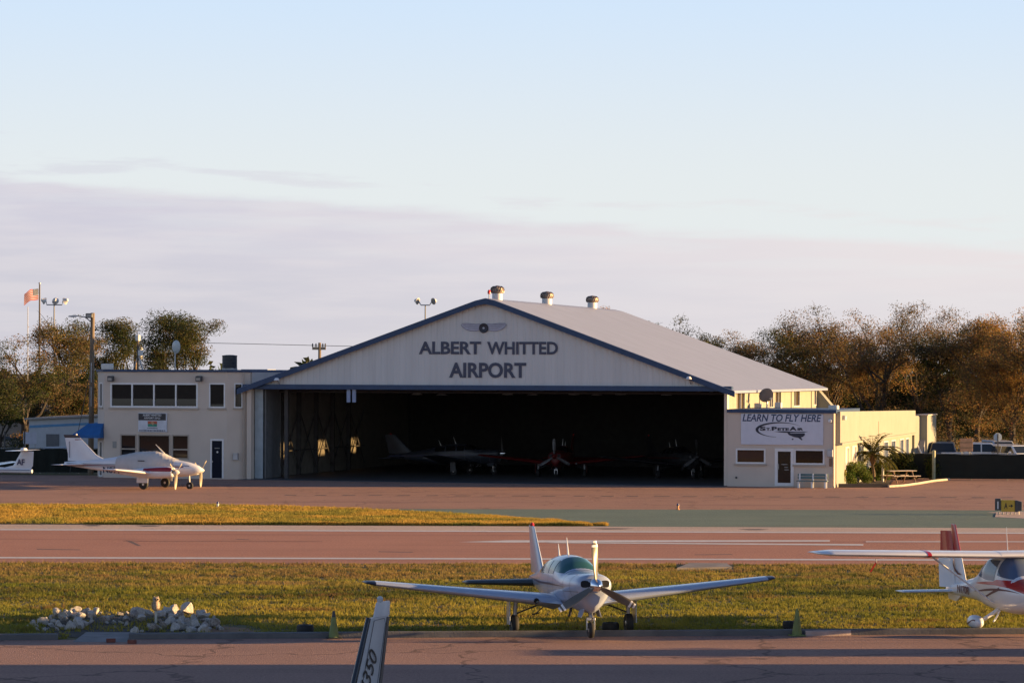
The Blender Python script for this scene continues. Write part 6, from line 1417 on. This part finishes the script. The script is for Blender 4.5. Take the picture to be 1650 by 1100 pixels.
MB().tube([(-10*k, 0, top+.25), (-7*k, 0, top), (7*k, 0, top), (10*k, 0, top+.25)], .05, 6).build('crossarm', GALV, e)
for x, rz in ((-12*k, R(60)), (13*k, R(-45))): flood_head(e, (x, 0, top+.3), rz, 15, .9)
Yp = 240; p_ = at(63.5, 600, Yp); top = at(63.5, 458, Yp).z; k = Yp/F
e = empty('flagpole', (p_.x, Yp, 0), 0, 'tall dark flagpole at the far left flying a flag', 'flagpole')
MB().tube([(0, 0, 0), (0, 0, top)], [.12, .06], 10).build('pole', mat('pole_dark', (.07, .055, .05), .6), e)
MB().lathe([(0, top), (.1, top+.05), (.1, top+.12), (0, top+.18)], n=10).build('finial', GALV, e, True)
fr_ = mat('flag_red', (.26, .008, .012), .8); fw_ = mat('flag_white', (.24, .26, .30), .8); fb_ = mat('flag_blue', (.01, .014, .06), .8)
zt = at(61, 465, Yp).z; zbm = at(61, 486, Yp).z; ww = 27*k; hh = (zt-zbm)*.86
fe = empty('flag', (p_.x-.08, Yp-.1, zt), R(42), 'red, white and blue striped flag blowing left from the tall pole', 'flag')
def fpt(u, v): return (-ww*u*.95, .10*math.sin(u*7+v)*u, -hh*v - ww*.28*u*u - .10*math.sin(u*8)*u)
mbs = MB(); nx_, ny_ = 24, 13
for j in range(ny_):
    for i in range(nx_):
        canton = i < nx_*.4 and j < 7
        q = [fpt(i/nx_, j/ny_), fpt((i+1)/nx_, j/ny_), fpt((i+1)/nx_, (j+1)/ny_), fpt(i/nx_, (j+1)/ny_)]
        mbs.add(q+[(a, b+.02, c) for a, b, c in q], [(0, 1, 2, 3), (7, 6, 5, 4)], 2 if canton else (0 if j % 2 == 0 else 1))
mbs.build('cloth', [fr_, fw_, fb_], fe)
st = MB()
for j in range(5):
    for i in range(6):
        u, v = .03+.06*i+.03*(j % 2), .06+.1*j; c = Vector(fpt(u, v)); st.add([c+Vector((.035*math.cos(a), -.012, .035*math.sin(a))) for a in np.linspace(0, 2*math.pi, 6)[:-1]], [(0, 1, 2, 3, 4)])
st.build('stars', fw_, fe)
X = at(44.5, 520, 244).x; tag(MB().tube([(0, 0, 0), (0, 0, at(44, 494, 244).z)], [.05, .03], 8).build('mast', GALV, None, loc=(X, 244, 0)), 'thin grey mast rising behind the flag at the far left', 'mast')
# wooden utility pole by the office
X, Y = gp(146.5, 762); Y = 178.5; X = (146.5-825)/F*Y; top = at(149, 504, Y).z; k = Y/F
e = empty('utility_pole', (X, Y, 0), 0, 'tall wooden utility pole with street lamp arm at the two-storey office corner', 'utility pole')
MB().tube([(0, 0, 0), (.10, 0, top)], [.19, .13], 12).build('pole', mat('pole_wood', (.17, .125, .085), .85, var=.3, vscale=4, stretch=(1, 1, .1)), e, True)
zz = at(145, 520, Y).z
a = MB().tube([(.08, 0, zz), (-.35, -.1, zz+.35), (-.75, -.15, zz+.42), (-.95, -.15, zz+.42)], .035, 8).build('lamp_arm', GALV, e)
mb = MB(); mb.loft([[(-.85, -.2, zz+.38), (-.85, -.1, zz+.38), (-.85, -.1, zz+.47), (-.85, -.2, zz+.47)], [(-1.1, -.25, zz+.33), (-1.1, -.05, zz+.33), (-1.1, -.05, zz+.47), (-1.1, -.25, zz+.47)], [(-1.4, -.2, zz+.36), (-1.4, -.1, zz+.36), (-1.4, -.1, zz+.42), (-1.4, -.2, zz+.42)]]); mb.build('lamp_head', GALV, a)
zf = at(145, 509, Y).z
b = MB().box(-.28, .16, -.5, -.16, zf-.14, zf+.16, bev=.04).build('flood_lamp', mat('flood_dark', (.03, .03, .03), .5), e)
MB().box(-.22, .10, -.515, -.502, zf-.1, zf+.1).build('lens', mat('lamp_lens', (.3, .28, .26)), b)
MB().box(-.02, .1, -.16, .0, zf-.05, zf+.05).build('bracket', DARK, b)
for z in (zz-2.5, zz-4): MB().tube([(.05, -.17, z), (.05, -.17, z-1.2)], .03, 6).build('conduit', GALV, e)
gx_ = at(137, 600, Y).x; tag(MB().tube([(X+.06, Y, top-3.2), (X-1.35, Y+.2, 0)], .02, 5).build('guy_wire', DARK), 'thin guy wire slanting down beside the wooden utility pole', 'wire')
X = at(218, 600, 235).x; t2 = at(218, 545, 235).z; e = empty('utility_pole', (X, 235, 0), 0, 'short dark utility pole with a pale transformer beyond the two-storey office roof', 'utility pole')
MB().tube([(0, 0, 0), (0, 0, t2)], [.2, .14], 10).build('pole', mat('pole_wood', (.17, .125, .085)), e, True)
MB().lathe([(0, t2-1.7), (.26, t2-1.7), (.28, t2-1.6), (.28, t2-.8), (.2, t2-.7), (0, t2-.68)], (.36, 0, 0), n=14).build('transformer', GALV, e, True)
Yp = 300; X = at(515, 570, Yp).x; top = at(515, 555, Yp).z; k = Yp/F
e = empty('utility_pole', (X, Yp, 0), 0, 'distant utility pole with lit crossarm and insulators above the hangar left roof slope', 'utility pole')
MB().tube([(0, 0, 0), (0, 0, top+.2)], [.2, .15], 8).build('pole', WOOD, e)
MB().box(-12*k, 10*k, -.1, .08, top-.55, top-.25).build('crossarm', mat('arm_pale', (.42, .30, .20), .8), e)
for x in (-11.5, -6, 5, 9): MB().lathe([(.05, top-.25), (.08, top-.1), (.06, top+.1), (.0, top+.14)], (x*k, 0, 0), n=8).build('insulator', DARK, e)
mb = MB(); pts = [tuple(at(px, py, Yp+.5)) for px, py in ((330, 552.4), (380, 553.4), (440, 554.8), (490, 556), (515, 556.6), (550, 557.4), (600, 558.2), (680, 559))]
mb.tube(pts, .028, 4); tag(mb.build('power_line', mat('wire_grey', (.12, .12, .13), .6)), 'thin overhead power line running from the trees to the distant pole', 'wire')
# ------------------------------------------------------------------ small buildings on the left
Yb = 196; p0, p1 = at(47, 720, Yb), at(160, 720, Yb)
e = empty('striped_building', (p0.x, Yb, 0), R(-3), 'small white building with a pale blue stripe left of the two-storey office', 'building')
ln = p1.x-p0.x; zr0, zr1 = at(47, 676, Yb).z, at(150, 671, Yb).z
mb = MB(); mb.prism([(0, 0), (ln, 0), (ln, zr1), (0, zr0)], 'y', 0, 7); mb.build('wall', mat('building_white', (.46, .47, .50), .7, var=.06), e)
za = at(60, 687, Yb).z; mb = MB(); mb.prism([(0.02, za-.10), (ln, za+.16), (ln, za+.32), (0.02, za+.08)], 'y', -.02, -.002); mb.build('stripe', mat('stripe_sky', (.10, .26, .46), .6), e)
mb = MB(); mb.prism([(-.25, zr0), (ln+.1, zr1+.02), (ln+.1, zr1+.14), (-.25, zr0+.12)], 'y', -.3, 7.3); mb.build('roof', mat('roof_buff', (.36, .31, .28), .8), e)
x_ = at(150, 720, Yb).x-p0.x
MB().box(1.2, 2.1, -.04, -.003, .05, 2.1).build('door', mat('door_grey', (.12, .12, .13), .6), e)
Yb = 215; p0, p1 = at(-60, 720, Yb), at(78, 720, Yb); zr = at(20, 668, Yb).z
e = empty('beige_building', (p0.x, Yb, 0), 0, 'plain beige low building under the trees at the left edge', 'building'); ln = p1.x-p0.x
MB().box(0, ln, 0, 9, 0, zr).build('wall', mat('beige_wall', (.30, .26, .23), .8, var=.08), e)
mb = MB(); mb.prism([(-.4, zr), (ln+.4, zr), (ln*.75, zr+.7), (ln*.25, zr+.7)], 'y', -.4, 9.4); mb.build('roof', mat('beige_roof', (.10, .09, .085), .85, var=.2), e)
zs = at(20, 703, Yb).z; MB().box(.5, ln-.3, -.03, -.003, zs-.28, zs).build('band', mat('band_blue', (.06, .08, .12), .7), e)
MB().box(ln*.55, ln*.7, -.05, -.004, .1, zs-.4).build('door', mat('door_grey', (.12, .12, .13)), e)
for i, px in enumerate((8, 40)):
    Yq = 184; z = at(px, 695, Yq).z; o = MB().tube([(0, 0, 0), (0, 0, z)], .05, 8).build('steel_post', DARK, None, loc=(at(px, 720, Yq).x, Yq, 0)); tag(o, 'thin dark post standing behind the left fence, ' + ('nearest the left edge' if i == 0 else 'beside the white panel'), 'post')
p0, p1 = at(38, 696, 186), at(59, 715, 186); e = empty('blank_board', ((p0.x+p1.x)/2, 186, 0), 0, 'blank white panel on legs behind the left fence', 'panel'); w_ = (p1.x-p0.x)/2
MB().box(-w_, w_, -.03, .03, p1.z, p0.z, bev=.01).build('board', mat('panel_white', (.50, .50, .56), .6), e)
for s in (-.8, .8): MB().box(w_*s-.04, w_*s+.04, .035, .1, 0, p0.z-.1).build('leg', GALV, e)
# far low roofs seen over the left building
for px0, px1, pt, lb in ((392, 428, 598.5, 'distant low grey building roof left of the hangar eave'), (428, 470, 601, 'distant pale building roof just above the hangar eave')):
    Yd = 420; a, b = at(px0, pt, Yd), at(px1, pt, Yd); e = empty('distant_building', (a.x, Yd, 0), 0, lb, 'building')
    MB().box(0, b.x-a.x, 0, 14, 0, a.z).build('wall', mat('far_grey', (.22, .24, .30), .8), e); MB().box(-.3, b.x-a.x+.3, -.3, 14.3, a.z, a.z+.35).build('roof', mat('far_roof', (.30, .33, .40), .8), e)
# ------------------------------------------------------------------ unseen building and car added to throw long shadows across the near apron
e = empty('shade_building', (24, 28, 0), 0, 'unseen flat-roofed building added to shade the near apron', 'building')
MB().box(0, 12, 0, 36.2, 0, 8).build('wall', CREAM, e); MB().box(-.4, 12.4, -.4, 36.4, 8.003, 8.4).build('roof', BLUE, e)
for j in range(6):
    for z in (1, 4.6): f_ = MB().box(-.06, -.004, 2+5.4*j, 5+5.4*j, z, z+1.8).build('window', WHITE, e); MB().box(-.08, -.0605, 2.15+5.4*j, 4.85+5.4*j, z+.15, z+1.65).build('pane', GLASS, f_)
car(16.6, 66.55, R(3), 'suv', CWHITE, 'unseen white car added right of the near apron for its shadow', 1.0, 'car', 'parked_car', None)  # unseen, added for the narrow shadow band on the apron
# ------------------------------------------------------------------ aeroplanes in the dark of the hangar
def in_hangar(px, b): pl = flip(b); a = pl(px, 700)[0]; p = loc(a, b); return p.x, p.y
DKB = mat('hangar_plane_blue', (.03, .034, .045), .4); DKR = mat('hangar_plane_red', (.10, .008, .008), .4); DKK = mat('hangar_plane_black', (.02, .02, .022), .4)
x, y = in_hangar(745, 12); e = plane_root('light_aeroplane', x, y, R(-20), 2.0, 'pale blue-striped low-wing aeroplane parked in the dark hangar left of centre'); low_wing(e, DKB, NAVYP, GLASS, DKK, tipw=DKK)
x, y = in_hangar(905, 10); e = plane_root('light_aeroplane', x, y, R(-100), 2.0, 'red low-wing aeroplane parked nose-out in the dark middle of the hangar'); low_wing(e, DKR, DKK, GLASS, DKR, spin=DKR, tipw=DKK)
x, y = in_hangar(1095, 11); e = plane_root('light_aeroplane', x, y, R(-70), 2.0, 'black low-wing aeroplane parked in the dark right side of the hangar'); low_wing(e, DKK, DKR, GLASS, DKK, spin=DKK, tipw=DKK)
